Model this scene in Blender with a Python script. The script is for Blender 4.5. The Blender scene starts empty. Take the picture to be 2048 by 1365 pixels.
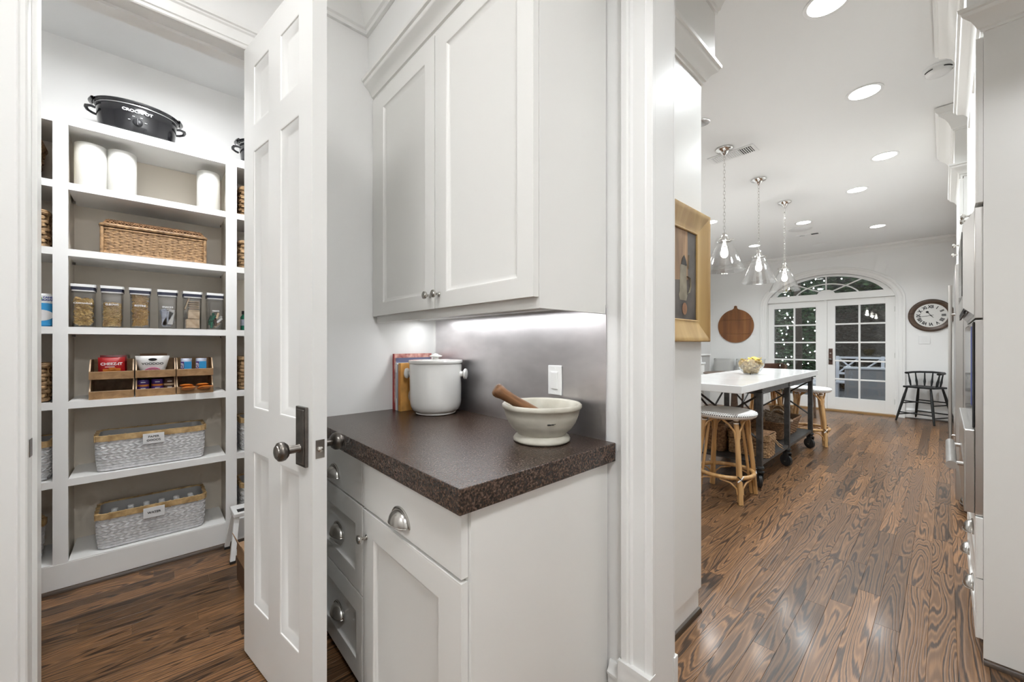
import bpy, bmesh, math, random
from mathutils import Vector as V, Matrix as MX
random.seed(11)
S = bpy.context.scene
C = S.collection
PI = math.pi
# ---------------------------------------------------------------- camera, world, exposure
cam = bpy.data.objects.new('camera', bpy.data.cameras.new('camera'))
C.objects.link(cam)
cam.location = (0, 0, 1.25)
cam.rotation_euler = (PI / 2, 0, math.radians(47.56))
cam.data.sensor_width = 36
cam.data.lens = 791 / 2048 * 36
cam.data.shift_y = 5.5 / 2048
cam.data.clip_start = 0.03
S.camera = cam
S.view_settings.view_transform = 'Standard'
S.view_settings.look = 'None'
S.view_settings.gamma = 1
S.view_settings.use_curve_mapping = False
S.view_settings.exposure = 0.48
cy = S.cycles
cy.max_bounces = 6; cy.diffuse_bounces = 4; cy.glossy_bounces = 3; cy.transmission_bounces = 4; cy.transparent_max_bounces = 16
cy.caustics_reflective = False; cy.caustics_refractive = False; cy.sample_clamp_indirect = 6; cy.use_adaptive_sampling = True; cy.adaptive_threshold = .09; cy.adaptive_min_samples = 20; cy.use_light_tree = False
wd = bpy.data.worlds.new('dusk_sky')
S.world = wd
wd.use_nodes = True
bgn = wd.node_tree.nodes['Background']
bgn.inputs[0].default_value = (.60, .64, .70, 1)
bgn.inputs[1].default_value = 1.7
CEIL = 2.97
def lamp(name, loc, energy, size, color=(.94, .975, 1), rot=(0, 0, 0), shape='DISK', sy=None, spread=180):
    l = bpy.data.lights.new(name, 'AREA')
    l.shape = shape; l.size = size
    if sy: l.size_y = sy
    l.energy = energy; l.color = color; l.spread = math.radians(spread)
    o = bpy.data.objects.new(name, l); C.objects.link(o)
    o.location = loc; o.rotation_euler = rot
    return o
CANS = [(-.40, 2.52), (-.37, 3.60), (-.37, 4.96), (-.66, 5.82), (-1.35, 6.84), (-.66, 7.84), (-2.25, 7.82), (-2.23, 5.84)]
HALL_FILLS = [(-.85, -1.70), (.60, .02), (-1.05, -.15)]  # added fill lamps out of view, placed to brighten nook and door evenly
KW, HW = 12.4, (8.3, 24, 2.6)
for x, y in CANS: lamp('can_lamp', (x, y, CEIL - .03), KW, .13, (.90, .965, 1), spread=140)
for (x, y), hw_ in zip(HALL_FILLS, HW): lamp('hall_fill_lamp', (x, y, CEIL - .10), hw_, .42)
lamp('kitchen_can_lamp_by_windows', (-2.6, 3.6, CEIL - .03), KW * 1.5, .13)
lamp('pantry_lamp', (-2.42, .05, CEIL - .09), 16.5, .28, (.95, .975, 1))
for y in (3.735, 4.69, 5.68):
    pl_ = bpy.data.lights.new('pendant_bulb_lamp', 'POINT'); pl_.energy = 7; pl_.shadow_soft_size = .03; pl_.color = (1, .97, .92)
    po_ = bpy.data.objects.new('pendant_bulb_lamp', pl_); C.objects.link(po_); po_.location = (-1.31, y, 1.985)
lamp('counter_strip_lamp', (-1.35, 1.06, 1.371), 2.0, 1.0, (.96, .98, 1), shape='RECTANGLE', sy=.03)

# ---------------------------------------------------------------- helpers
def put(o, parent=None):
    C.objects.link(o)
    if parent: o.parent = parent
    return o
def tag(o, label, cat=None, group=None, kind=None):
    o['label'] = label
    if cat: o['category'] = cat
    if group: o['group'] = group
    if kind: o['kind'] = kind
    return o
def empty(name, loc=(0, 0, 0), rz=0, parent=None):
    o = bpy.data.objects.new(name, None); o.empty_display_size = .05
    o.location = loc; o.rotation_euler = (0, 0, rz)
    return put(o, parent)
def thing(name, label, cat, loc=(0, 0, 0), rz=0, group=None, kind=None):
    return tag(empty(name, loc, rz), label, cat, group, kind)
class MB:
    def __init__(s, m=None): s.v = []; s.f = []; s.m = m or MX.Identity(4); s.rand = []
    def add(s, vs, fs):
        n = len(s.v); s.v += [s.m @ V(p) for p in vs]; s.f += [[i + n for i in f] for f in fs]; return s
    def box(s, x0, x1, y0, y1, z0, z1):
        return s.add([(x0, y0, z0), (x1, y0, z0), (x1, y1, z0), (x0, y1, z0), (x0, y0, z1), (x1, y0, z1), (x1, y1, z1), (x0, y1, z1)],
                     [(0, 3, 2, 1), (4, 5, 6, 7), (0, 1, 5, 4), (1, 2, 6, 5), (2, 3, 7, 6), (3, 0, 4, 7)])
    def hexa(s, b, t):   # bottom 4 pts, top 4 pts
        return s.add(list(b) + list(t), [(0, 3, 2, 1), (4, 5, 6, 7), (0, 1, 5, 4), (1, 2, 6, 5), (2, 3, 7, 6), (3, 0, 4, 7)])
    def prism(s, poly, a, b, ax='y'):   # polygon in the plane across ax, extruded a..b
        f = {'y': lambda p, t: (p[0], t, p[1]), 'z': lambda p, t: (p[0], p[1], t), 'x': lambda p, t: (t, p[0], p[1])}[ax]
        n = len(poly)
        return s.add([f(p, a) for p in poly] + [f(p, b) for p in poly],
                     [list(range(n))[::-1], list(range(n, 2 * n))] + [(i, (i + 1) % n, n + (i + 1) % n, n + i) for i in range(n)])
    def tube(s, pts, r, n=8, closed=False, flat=1.0):
        pts = [V(p) for p in pts]; k = len(pts); vs = []; fs = []
        up = None
        for i, p in enumerate(pts):
            a = pts[(i - 1) % k] if (closed or i) else p
            b = pts[(i + 1) % k] if (closed or i < k - 1) else p
            d = (b - a).normalized()
            if up is None: up = V((0, 0, 1)) if abs(d.z) < .9 else V((1, 0, 0))
            sd = d.cross(up)
            if sd.length < 1e-6: sd = d.orthogonal()
            sd.normalize(); up = sd.cross(d).normalized()
            rr = r[i] if isinstance(r, (list, tuple)) else r
            for j in range(n):
                t = 2 * PI * j / n
                vs.append(p + sd * (rr * math.cos(t)) + up * (rr * flat * math.sin(t)))
        for i in range(k if closed else k - 1):
            for j in range(n):
                fs.append((i * n + j, i * n + (j + 1) % n, ((i + 1) % k) * n + (j + 1) % n, ((i + 1) % k) * n + j))
        if not closed: fs += [list(range(n))[::-1], list(range((k - 1) * n, k * n))]
        return s.add(vs, fs)
    def lathe(s, prof, n=24, c=(0, 0, 0), ax='z', sx=1, sy=1, a0=0, a1=2 * PI):
        full = abs(a1 - a0 - 2 * PI) < 1e-6
        m = n if full else n + 1; vs = []; fs = []
        for r, h in prof:
            for j in range(m):
                t = a0 + (a1 - a0) * j / n
                x, y = r * math.cos(t) * sx, r * math.sin(t) * sy
                p = {'z': (x, y, h), 'y': (x, h, y), 'x': (h, x, y)}[ax]
                vs.append((p[0] + c[0], p[1] + c[1], p[2] + c[2]))
        k = len(prof)
        for i in range(k - 1):
            for j in range(n):
                a, b = i * m + j, i * m + (j + 1) % m
                fs.append((a, b, b + m, a + m))
        ring = full and k >= 4 and abs(prof[0][1] - prof[-1][1]) < .008 and prof[0][0] > 1e-6 and prof[-1][0] > 1e-6
        if ring: fs += [((k - 1) * m + j, (k - 1) * m + (j + 1) % m, (j + 1) % m, j) for j in range(m)]
        elif full:
            if prof[0][0] > 1e-6 and not (k == 2 and prof[-1][0] < 1e-6): fs.append(list(range(m))[::-1])
            if prof[-1][0] > 1e-6: fs.append(list(range((k - 1) * m, k * m)))
        return s.add(vs, fs)
    def ball(s, c, r, n=10, sx=1, sy=1, sz=1):
        k = max(4, n // 2)
        return s.lathe([(r * math.sin(PI * i / k), -r * sz * math.cos(PI * i / k)) for i in range(k + 1)], n, c, 'z', sx, sy)
    def sweep(s, path, prof, N=(0, 0, 1), closed=False):
        N = V(N).normalized(); P = [V(p) for p in path]; k = len(P); vs = []; fs = []; q = len(prof)
        for i, p in enumerate(P):
            d1 = (p - P[i - 1]).normalized() if (closed or i) else None
            d2 = (P[(i + 1) % k] - p).normalized() if (closed or i < k - 1) else None
            d1 = d1 or d2; d2 = d2 or d1
            l1, l2 = N.cross(d1), N.cross(d2)
            m = (l1 + l2) / max(.2, 1 + l1.dot(l2))
            for a, b in prof: vs.append(p + m * a + N * b)
        for i in range(k if closed else k - 1):
            for j in range(q - 1):
                a, b = i * q + j, ((i + 1) % k) * q + j
                fs.append((a, b, b + 1, a + 1))
        if not closed: fs += [list(range(q)), list(range((k - 1) * q, k * q))[::-1]]
        return s.add(vs, fs)
    def build(s, name, mat, parent=None, smooth=0, bev=0, seg=2, sol=0):
        me = bpy.data.meshes.new(name); me.from_pydata([tuple(p) for p in s.v], [], s.f)
        bm = bmesh.new(); bm.from_mesh(me)
        bmesh.ops.remove_doubles(bm, verts=bm.verts, dist=1e-6)
        bmesh.ops.recalc_face_normals(bm, faces=bm.faces)
        if sol: bmesh.ops.solidify(bm, geom=bm.faces[:], thickness=sol)
        if bev:
            es = [e for e in bm.edges if len(e.link_faces) == 2 and e.calc_face_angle(0) > .5]
            bmesh.ops.bevel(bm, geom=es, offset=bev, segments=seg, affect='EDGES', profile=.5, clamp_overlap=True)
        bm.to_mesh(me); bm.free()
        if smooth:
            me.shade_smooth(); me.set_sharp_from_angle(angle=math.radians(smooth if smooth > 1 else 40))
        me.materials.append(mat)
        return put(bpy.data.objects.new(name, me), parent)
def B(*a): return MB().box(*a)
def dup(o, parent=None, loc=None, rz=None):
    c = o.copy(); C.objects.link(c); c.parent = parent
    if loc is not None: c.location = loc
    if rz is not None: c.rotation_euler = (0, 0, rz)
    for ch in list(o.children): dup(ch, c)
    return c
def text(name, body, size, mat, parent, loc, rot, depth=.0006, sx=1, align='CENTER', bold=0, shear=0):
    cu = bpy.data.curves.new(name, 'FONT'); cu.body = body; cu.size = size; cu.align_x = align; cu.align_y = 'CENTER'
    cu.extrude = depth; cu.offset = bold; cu.resolution_u = 3; cu.shear = shear
    t = bpy.data.objects.new(name, cu); C.objects.link(t)
    bpy.context.view_layer.update()
    me = bpy.data.meshes.new_from_object(t.evaluated_get(bpy.context.evaluated_depsgraph_get()))
    bpy.data.objects.remove(t); bpy.data.curves.remove(cu)
    me.materials.clear(); me.materials.append(mat); me.name = name
    o = put(bpy.data.objects.new(name, me), parent)
    o.location = loc; o.rotation_euler = rot; o.scale = (sx, 1, 1)
    return o

# ---------------------------------------------------------------- materials
def nt(name):
    m = bpy.data.materials.new(name); m.use_nodes = True
    return m, m.node_tree, m.node_tree.nodes['Principled BSDF']
def N_(t, typ, **kw):
    n = t.nodes.new(typ)
    for k, v in kw.items(): setattr(n, k, v)
    return n
def L_(t, a, b): t.links.new(a, b)
def rampn(t, src, stops):
    r = N_(t, 'ShaderNodeValToRGB'); e = r.color_ramp.elements
    while len(e) < len(stops): e.new(.5)
    for el, (p, c) in zip(e, stops): el.position = p; el.color = (*c, 1)
    L_(t, src, r.inputs[0]); return r
def mat(name, c, r=.5, m=0, var=0, vs=6, stretch=(1, 1, 1), bump=0, bs=60, bst=None, coat=0, det=3, c2=None, emit=0, trans=0, obj=True, sheen=0, ior=1.5):
    k, t, b = nt(name)
    b.inputs['Roughness'].default_value = r; b.inputs['Metallic'].default_value = m
    b.inputs['Base Color'].default_value = (*c, 1); b.inputs['IOR'].default_value = ior
    if coat: b.inputs['Coat Weight'].default_value = coat; b.inputs['Coat Roughness'].default_value = .08
    if emit: b.inputs['Emission Color'].default_value = (*c, 1); b.inputs['Emission Strength'].default_value = emit
    if trans: b.inputs['Transmission Weight'].default_value = trans
    if var or c2 or bump:
        tc = N_(t, 'ShaderNodeTexCoord'); src = tc.outputs['Object' if obj else 'Generated']
    if var or c2:
        mp = N_(t, 'ShaderNodeMapping'); mp.inputs['Scale'].default_value = stretch; L_(t, src, mp.inputs[0])
        no = N_(t, 'ShaderNodeTexNoise'); no.inputs['Scale'].default_value = vs; no.inputs['Detail'].default_value = det; L_(t, mp.outputs[0], no.inputs[0])
        a = tuple(max(0, x * (1 - var)) for x in c); d = c2 or tuple(min(1, x * (1 + var)) for x in c)
        L_(t, rampn(t, no.outputs[0], [(.3, a), (.7, d)]).outputs[0], b.inputs['Base Color'])
    if bump:
        mp2 = N_(t, 'ShaderNodeMapping'); mp2.inputs['Scale'].default_value = bst or (1, 1, 1); L_(t, src, mp2.inputs[0])
        n2 = N_(t, 'ShaderNodeTexNoise'); n2.inputs['Scale'].default_value = bs; L_(t, mp2.outputs[0], n2.inputs[0])
        bu = N_(t, 'ShaderNodeBump'); bu.inputs['Strength'].default_value = bump; bu.inputs['Distance'].default_value = .004
        L_(t, n2.outputs[0], bu.inputs['Height']); L_(t, bu.outputs[0], b.inputs['Normal'])
    return k
def clearglass(name, tint=(.97, .98, .98), base=.045, gr=.02):
    k, t, b = nt(name); t.nodes.remove(b); out = t.nodes['Material Output']
    tr = N_(t, 'ShaderNodeBsdfTransparent'); tr.inputs[0].default_value = (*tint, 1)
    gl = N_(t, 'ShaderNodeBsdfGlossy'); gl.inputs['Roughness'].default_value = gr
    lw = N_(t, 'ShaderNodeLayerWeight'); lw.inputs[0].default_value = .5
    pw = N_(t, 'ShaderNodeMath', operation='POWER'); pw.inputs[1].default_value = 4; L_(t, lw.outputs['Facing'], pw.inputs[0])
    ad = N_(t, 'ShaderNodeMath', operation='MULTIPLY_ADD'); ad.inputs[1].default_value = .75; ad.inputs[2].default_value = base; L_(t, pw.outputs[0], ad.inputs[0])
    mx = N_(t, 'ShaderNodeMixShader'); L_(t, ad.outputs[0], mx.inputs[0]); L_(t, tr.outputs[0], mx.inputs[1]); L_(t, gl.outputs[0], mx.inputs[2])
    L_(t, mx.outputs[0], out.inputs[0]); return k
def woodmat(name, c1, c2, scale=14, axis=0, r=.45, coat=0, contrast=.5):
    k, t, b = nt(name); b.inputs['Roughness'].default_value = r
    if coat: b.inputs['Coat Weight'].default_value = coat
    tc = N_(t, 'ShaderNodeTexCoord'); mp = N_(t, 'ShaderNodeMapping')
    st = [1, 1, 1]; st[axis] = .07; mp.inputs['Scale'].default_value = st; L_(t, tc.outputs['Object'], mp.inputs[0])
    no = N_(t, 'ShaderNodeTexNoise'); no.inputs['Scale'].default_value = scale; no.inputs['Detail'].default_value = 6; no.inputs['Distortion'].default_value = .6
    L_(t, mp.outputs[0], no.inputs[0])
    L_(t, rampn(t, no.outputs[0], [(.5 - contrast * .4, c1), (.5 + contrast * .4, c2)]).outputs[0], b.inputs['Base Color']); return k
def oakmat():
    k, t, b = nt('stained_oak')
    g = N_(t, 'ShaderNodeNewGeometry'); at = N_(t, 'ShaderNodeAttribute', attribute_name='plank_rand')
    def mapped(sx, sy, off):
        mp = N_(t, 'ShaderNodeMapping'); mp.inputs['Scale'].default_value = (sx, sy, 1); L_(t, g.outputs['Position'], mp.inputs[0])
        ml = N_(t, 'ShaderNodeVectorMath', operation='SCALE'); ml.inputs['Scale'].default_value = off; L_(t, at.outputs['Vector'], ml.inputs[0])
        ad = N_(t, 'ShaderNodeVectorMath', operation='ADD'); L_(t, mp.outputs[0], ad.inputs[0]); L_(t, ml.outputs[0], ad.inputs[1]); return ad.outputs[0]
    n1 = N_(t, 'ShaderNodeTexNoise'); n1.inputs['Scale'].default_value = 1; n1.inputs['Detail'].default_value = 1.5; n1.inputs['Roughness'].default_value = .45
    L_(t, mapped(10.5, .80, 60), n1.inputs[0])
    mu = N_(t, 'ShaderNodeMath', operation='MULTIPLY'); mu.inputs[1].default_value = 104; L_(t, n1.outputs[0], mu.inputs[0])
    si = N_(t, 'ShaderNodeMath', operation='SINE'); L_(t, mu.outputs[0], si.inputs[0])
    n2 = N_(t, 'ShaderNodeTexNoise'); n2.inputs['Scale'].default_value = 1; n2.inputs['Detail'].default_value = 4; L_(t, mapped(330, 9, 31), n2.inputs[0])
    m2 = N_(t, 'ShaderNodeMath', operation='MULTIPLY_ADD'); m2.inputs[1].default_value = .55; L_(t, si.outputs[0], m2.inputs[0]); L_(t, n2.outputs[0], m2.inputs[2])
    lines = rampn(t, m2.outputs[0], [(.0, (.135, .069, .031)), (.55, (.245, .132, .062)), (.82, (.155, .079, .037)), (.99, (.042, .022, .011))])
    tone = rampn(t, at.outputs['Fac'], [(.0, (.52, .50, .47)), (.5, (.95, .92, .88)), (1, (1.32, 1.25, 1.12))])
    mx = N_(t, 'ShaderNodeMix', data_type='RGBA', blend_type='MULTIPLY'); mx.inputs[0].default_value = 1
    L_(t, lines.outputs[0], mx.inputs[6]); L_(t, tone.outputs[0], mx.inputs[7]); L_(t, mx.outputs[2], b.inputs['Base Color'])
    b.inputs['Roughness'].default_value = .38
    b.inputs['Coat Weight'].default_value = .14; b.inputs['Coat Roughness'].default_value = .14; b.inputs['Specular IOR Level'].default_value = .38
    bu = N_(t, 'ShaderNodeBump'); bu.inputs['Strength'].default_value = .22; bu.inputs['Distance'].default_value = .0015; bu.invert = True
    L_(t, m2.outputs[0], bu.inputs['Height']); L_(t, bu.outputs[0], b.inputs['Normal'])
    return k
def granitemat():
    k, t, b = nt('brown_granite'); tc = N_(t, 'ShaderNodeTexCoord')
    v = N_(t, 'ShaderNodeTexVoronoi'); v.inputs['Scale'].default_value = 230; L_(t, tc.outputs['Object'], v.inputs[0])
    n = N_(t, 'ShaderNodeTexNoise'); n.inputs['Scale'].default_value = 190; n.inputs['Detail'].default_value = 3; L_(t, tc.outputs['Object'], n.inputs[0])
    r = rampn(t, n.outputs[0], [(.34, (.010, .007, .0055)), (.47, (.036, .023, .017)), (.58, (.098, .060, .043)), (.72, (.175, .115, .086))])
    L_(t, r.outputs[0], b.inputs['Base Color']); b.inputs['Roughness'].default_value = .24
    bu = N_(t, 'ShaderNodeBump'); bu.inputs['Strength'].default_value = .45; bu.inputs['Distance'].default_value = .003
    L_(t, n.outputs[0], bu.inputs['Height']); L_(t, bu.outputs[0], b.inputs['Normal']); return k
def seatmat():   # white woven seat with dark dotted rim
    k, t, b = nt('dotted_rattan_weave'); tc = N_(t, 'ShaderNodeTexCoord'); se = N_(t, 'ShaderNodeSeparateXYZ'); L_(t, tc.outputs['Object'], se.inputs[0])
    an = N_(t, 'ShaderNodeMath', operation='ARCTAN2'); L_(t, se.outputs[1], an.inputs[0]); L_(t, se.outputs[0], an.inputs[1])
    ln = N_(t, 'ShaderNodeVectorMath', operation='LENGTH'); fl = N_(t, 'ShaderNodeCombineXYZ'); L_(t, se.outputs[0], fl.inputs[0]); L_(t, se.outputs[1], fl.inputs[1]); L_(t, fl.outputs[0], ln.inputs[0])
    def M(op, a, bv):
        q = N_(t, 'ShaderNodeMath', operation=op)
        for i, x in enumerate((a, bv)):
            if isinstance(x, (int, float)): q.inputs[i].default_value = x
            else: L_(t, x, q.inputs[i])
        return q.outputs[0]
    u = M('MULTIPLY', an.outputs[0], 42 / PI)
    h = M('MULTIPLY', M('SUBTRACT', ln.outputs['Value'], se.outputs[2]), 62)
    cell = M('FLOOR', h, 0)
    uu = M('ADD', u, M('MULTIPLY', M('MODULO', cell, 2), .5))
    dx = M('ABSOLUTE', M('SUBTRACT', M('FRACT', uu, 0), .5), 0); dy = M('ABSOLUTE', M('SUBTRACT', M('FRACT', h, 0), .5), 0)
    dot = M('LESS_THAN', M('ADD', dx, dy), .36)
    rim = M('GREATER_THAN', ln.outputs['Value'], .212)
    mk = M('MULTIPLY', dot, rim)
    mx = N_(t, 'ShaderNodeMix', data_type='RGBA'); L_(t, mk, mx.inputs[0]); mx.inputs[6].default_value = (.86, .85, .82, 1); mx.inputs[7].default_value = (.03, .03, .035, 1)
    L_(t, mx.outputs[2], b.inputs['Base Color']); b.inputs['Roughness'].default_value = .5
    ch = N_(t, 'ShaderNodeTexChecker'); ch.inputs['Scale'].default_value = 90; L_(t, tc.outputs['Object'], ch.inputs[0])
    bu = N_(t, 'ShaderNodeBump'); bu.inputs['Strength'].default_value = .15; bu.inputs['Distance'].default_value = .001; L_(t, ch.outputs[1], bu.inputs['Height']); L_(t, bu.outputs[0], b.inputs['Normal'])
    return k
m_wall = mat('wall_paint', (.86, .855, .84), .6)
m_ceil = mat('ceiling_paint', (.88, .88, .87), .7)
m_trim = mat('trim_paint', (.85, .845, .825), .32)
m_cab = mat('cabinet_paint', (.84, .83, .80), .33)
m_shelf = mat('shelf_paint', (.85, .845, .83), .38)
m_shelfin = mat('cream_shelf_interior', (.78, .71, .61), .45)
m_oak = oakmat()
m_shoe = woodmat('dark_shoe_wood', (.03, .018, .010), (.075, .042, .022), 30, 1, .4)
m_granite = granitemat()
m_steel = mat('steel_sheet', (.74, .71, .72), .40, 1, var=.12, vs=5, stretch=(1, 1, 2), bump=.04, bs=40, bst=(1, 1, 14))
m_ss = mat('stainless_steel', (.58, .56, .54), .28, 1, bump=.03, bs=30, bst=(14, 14, 1))
m_nickel = mat('brushed_nickel', (.52, .50, .47), .26, 1)
m_chrome = mat('polished_nickel', (.75, .74, .72), .1, 1)
m_bronze = mat('aged_pewter', (.17, .155, .14), .34, 1, var=.3, vs=30)
m_iron = mat('dark_iron', (.07, .068, .066), .45, .6, var=.3, vs=20)
m_blackmetal = mat('black_rubber', (.02, .02, .02), .45)
m_ceramic = mat('white_ceramic', (.82, .81, .78), .14, coat=.5)
m_marble = mat('aged_marble', (.50, .47, .385), .38, var=.18, vs=9, c2=(.64, .61, .53), det=6)
m_pestle = woodmat('pestle_wood', (.085, .035, .014), (.30, .14, .055), 55, 0, .45)
m_plastic = mat('white_plastic', (.84, .84, .83), .3)
m_black = mat('glossy_black', (.012, .012, .014), .14, coat=.6)
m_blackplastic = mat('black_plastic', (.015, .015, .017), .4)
m_greyband = mat('silver_band', (.62, .62, .62), .25, .8)
m_paper = mat('soft_paper', (.74, .73, .69), .9, bump=.15, bs=220)
m_wicker = mat('honey_wicker', (.30, .165, .075), .6, var=.45, vs=60, c2=(.52, .32, .16))
m_wickerdk = mat('brown_wicker', (.16, .075, .03), .6, var=.4, vs=50, c2=(.34, .18, .08))
m_wickergrey = mat('greyed_willow', (.20, .13, .085), .65, var=.4, vs=60, c2=(.50, .40, .30))
m_seagrass = mat('seagrass', (.30, .17, .075), .65, var=.45, vs=45, c2=(.58, .38, .20))
m_lining = mat('basket_lining', (.10, .055, .025), .8)
m_whiteweave = mat('whitewashed_bamboo', (.66, .66, .67), .55, var=.12, vs=40)
m_whitelining = mat('whitewashed_lining', (.42, .41, .40), .7)
m_bamboo = mat('bamboo_rim', (.42, .26, .10), .45, var=.3, vs=25, c2=(.66, .46, .23))
m_bin = woodmat('bamboo_board', (.20, .105, .04), (.36, .21, .095), 30, 1, .45)
m_binedge = mat('bamboo_end_grain', (.66, .47, .30), .5)
m_rattan = woodmat('rattan_pole', (.42, .22, .075), (.66, .40, .17), 22, 2, .35, .3)
m_jar = clearglass('clear_acrylic', (.92, .92, .92), .06)
m_glass = clearglass('window_glass', (.90, .92, .92), .05)
m_shade = clearglass('lamp_glass', (.985, .985, .985), .15)
m_navy = mat('navy_gasket', (.022, .024, .05), .45)
m_pasta = mat('dry_pasta', (.62, .36, .085), .5, var=.3, vs=25, c2=(.80, .56, .20))
m_pasta2 = mat('egg_pasta', (.58, .30, .05), .5, var=.3, vs=25, c2=(.76, .48, .13))
m_cracker = mat('cracker', (.62, .42, .25), .8, var=.2, vs=30, c2=(.80, .63, .44))
m_red = mat('red_foil', (.42, .010, .012), .3)
m_darkred = mat('dark_red_foil', (.16, .006, .010), .35)
m_whitefoil = mat('white_foil', (.70, .69, .68), .35, var=.08, vs=20)
m_pink = mat('magenta_print', (.55, .10, .22), .5)
m_ink = mat('black_ink', (.012, .012, .012), .6)
m_white = mat('white_print', (.85, .85, .85), .5)
m_blue = mat('sky_blue_print', (.03, .30, .62), .4)
m_blue2 = mat('deep_blue_print', (.012, .04, .26), .4)
m_green = mat('green_print', (.08, .36, .05), .5)
m_dkgreen = mat('foil_green', (.012, .13, .075), .3)
m_purple = mat('purple_can_label', (.055, .02, .16), .35)
m_orange = mat('orange_print', (.55, .17, .02), .5)
m_brown = mat('brown_card', (.12, .06, .025), .7)
m_card = mat('cardboard', (.40, .25, .14), .8, var=.1, vs=15)
m_silver = mat('silver_blue_foil', (.40, .43, .52), .3, .3, var=.25, vs=40)
m_tag = mat('chipboard_tag', (.72, .72, .72), .6)
m_water = clearglass('bottle_plastic', (.90, .93, .96), .10)
m_gold = woodmat('gilded_wood', (.34, .19, .055), (.62, .42, .17), 9, 2, .42, .2, .6)
m_marbletop = mat('white_marble', (.78, .78, .77), .16, var=.03, vs=5, c2=(.83, .83, .82), coat=.4)
m_boardwood = woodmat('cutting_board_wood', (.14, .045, .012), (.32, .13, .038), 8, 2, .45)
m_clockwood = woodmat('walnut_rim', (.045, .026, .016), (.12, .072, .046), 30, 0, .4)
m_chairblack = mat('black_paint', (.005, .006, .006), .45)
m_canlight = mat('lamp_lens', (1, .99, .97), .4, emit=9)
m_bulb = mat('glowing_bulb', (1, .95, .86), .4, emit=22)
m_fairy = mat('fairy_bulb', (.92, .97, 1), .4, emit=30)
for _m in (m_canlight, m_bulb, m_fairy): _m.cycles.emission_sampling = 'NONE'
m_cushion = mat('grey_linen', (.46, .45, .43), .9, bump=.1, bs=150)
m_leather = mat('brown_leather', (.085, .04, .026), .5, var=.25, vs=12)
m_grate = mat('vent_shadow', (.03, .03, .03), .8)
m_chip = mat('potato_chip', (.62, .38, .12), .7, var=.3, vs=30, c2=(.80, .62, .30))
m_yellow = mat('yellow_chip', (.80, .62, .12), .6)
# ---------------------------------------------------------------- setting: floor, walls, ceiling
XW, YB, YK, YF = -1.915, 1.166, 1.290, 9.396      # pantry wall face, nook back wall face, kitchen side of it, far wall
def struct(name, mb, m, label, cat=None, **kw):
    return tag(mb.build(name, m, **kw), label, cat or name.split('_')[0], kind='structure')
# floor: each board in view is its own piece
floor = struct('floor', B(-3.75, 1.75, -2.35, 9.55, -.10, -.021), m_shoe, 'dark stained oak plank floor through hall, pantry and kitchen', 'floor')
PW = .0826
cth, sth = math.cos(math.radians(47.56)), math.sin(math.radians(47.56))
def seen(x, y):
    d = -sth * x + cth * y; r = cth * x + sth * y
    if d < .25: return None
    px, py = 1024 + 791 * r / d, 688 + 791 * 1.25 / d
    return (px, py, d) if -60 < px < 2100 and py < 1440 else None
cand = []
rr = random.Random(5)
ix = 0
x = -3.60
while x < 1.6:
    y = -2.2 - rr.random() * .8
    while y < YF:
        ln = rr.choice((.55, .7, .9, 1.1, 1.3)) * (.9 + .2 * rr.random())
        y0, y1 = max(-2.2, y), min(YF, y + ln)
        if y1 - y0 > .02:
            pr = [q for q in (seen(x, a) for a in (y0, (y0 + y1) / 2, y1)) if q]
            cx, cy = x + PW / 2, (y0 + y1) / 2
            vis = False
            if pr:
                if cx < -1.98: vis = -3.05 < cx and y1 > -.55 and y0 < .55
                elif cx < -.60: vis = (y1 > 1.35 and y0 < 9.4 and cx > -1.75) or (y0 < .6 and cx < -1.2 and y1 > -.4) or (y0 > 5 and cx > -2.6)
                else: vis = y1 > .8 and cx < .3
            ar = max((1 / q[2] ** 2 for q in pr), default=0)
            cand.append((0 if vis else 1, -ar, x, y0, y1, rr.random()))
        y += ln
    x += PW
cand.sort(key=lambda q: (q[0], q[1]))
def plank_mb(mb, x, y0, y1):
    g, c = .0002, .0006
    a, b_, d, e = x + g, x + PW - g, y0 + g, y1 - g
    mb.add([(a, d, -.02), (b_, d, -.02), (b_, e, -.02), (a, e, -.02), (a, d, -c), (b_, d, -c), (b_, e, -c), (a, e, -c), (a + c, d + c, 0), (b_ - c, d + c, 0), (b_ - c, e - c, 0), (a + c, e - c, 0)],
           [(0, 1, 5, 4), (1, 2, 6, 5), (2, 3, 7, 6), (3, 0, 4, 7), (4, 5, 9, 8), (5, 6, 10, 9), (6, 7, 11, 10), (7, 4, 8, 11), (8, 9, 10, 11)])
def rand_attr(me, vals):
    a = me.attributes.new('plank_rand', 'FLOAT', 'FACE')
    a.data.foreach_set('value', vals)
rest = MB(); rv = []
for i, (nv, _, x, y0, y1, rv0) in enumerate(cand):
    if i < 290 and nv == 0:
        mb = MB(); plank_mb(mb, x, y0, y1)
        me = bpy.data.meshes.new('plank'); me.from_pydata([tuple(v) for v in mb.v], [], mb.f); me.materials.append(m_oak)
        rand_attr(me, [rv0] * 9)
        put(bpy.data.objects.new('plank', me), floor)
    else:
        plank_mb(rest, x, y0, y1); rv += [rv0] * 9
me = bpy.data.meshes.new('more_planks'); me.from_pydata([tuple(v) for v in rest.v], [], rest.f); me.materials.append(m_oak); rand_attr(me, rv)
o = put(bpy.data.objects.new('more_planks', me), floor); o['kind'] = 'stuff'

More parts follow.
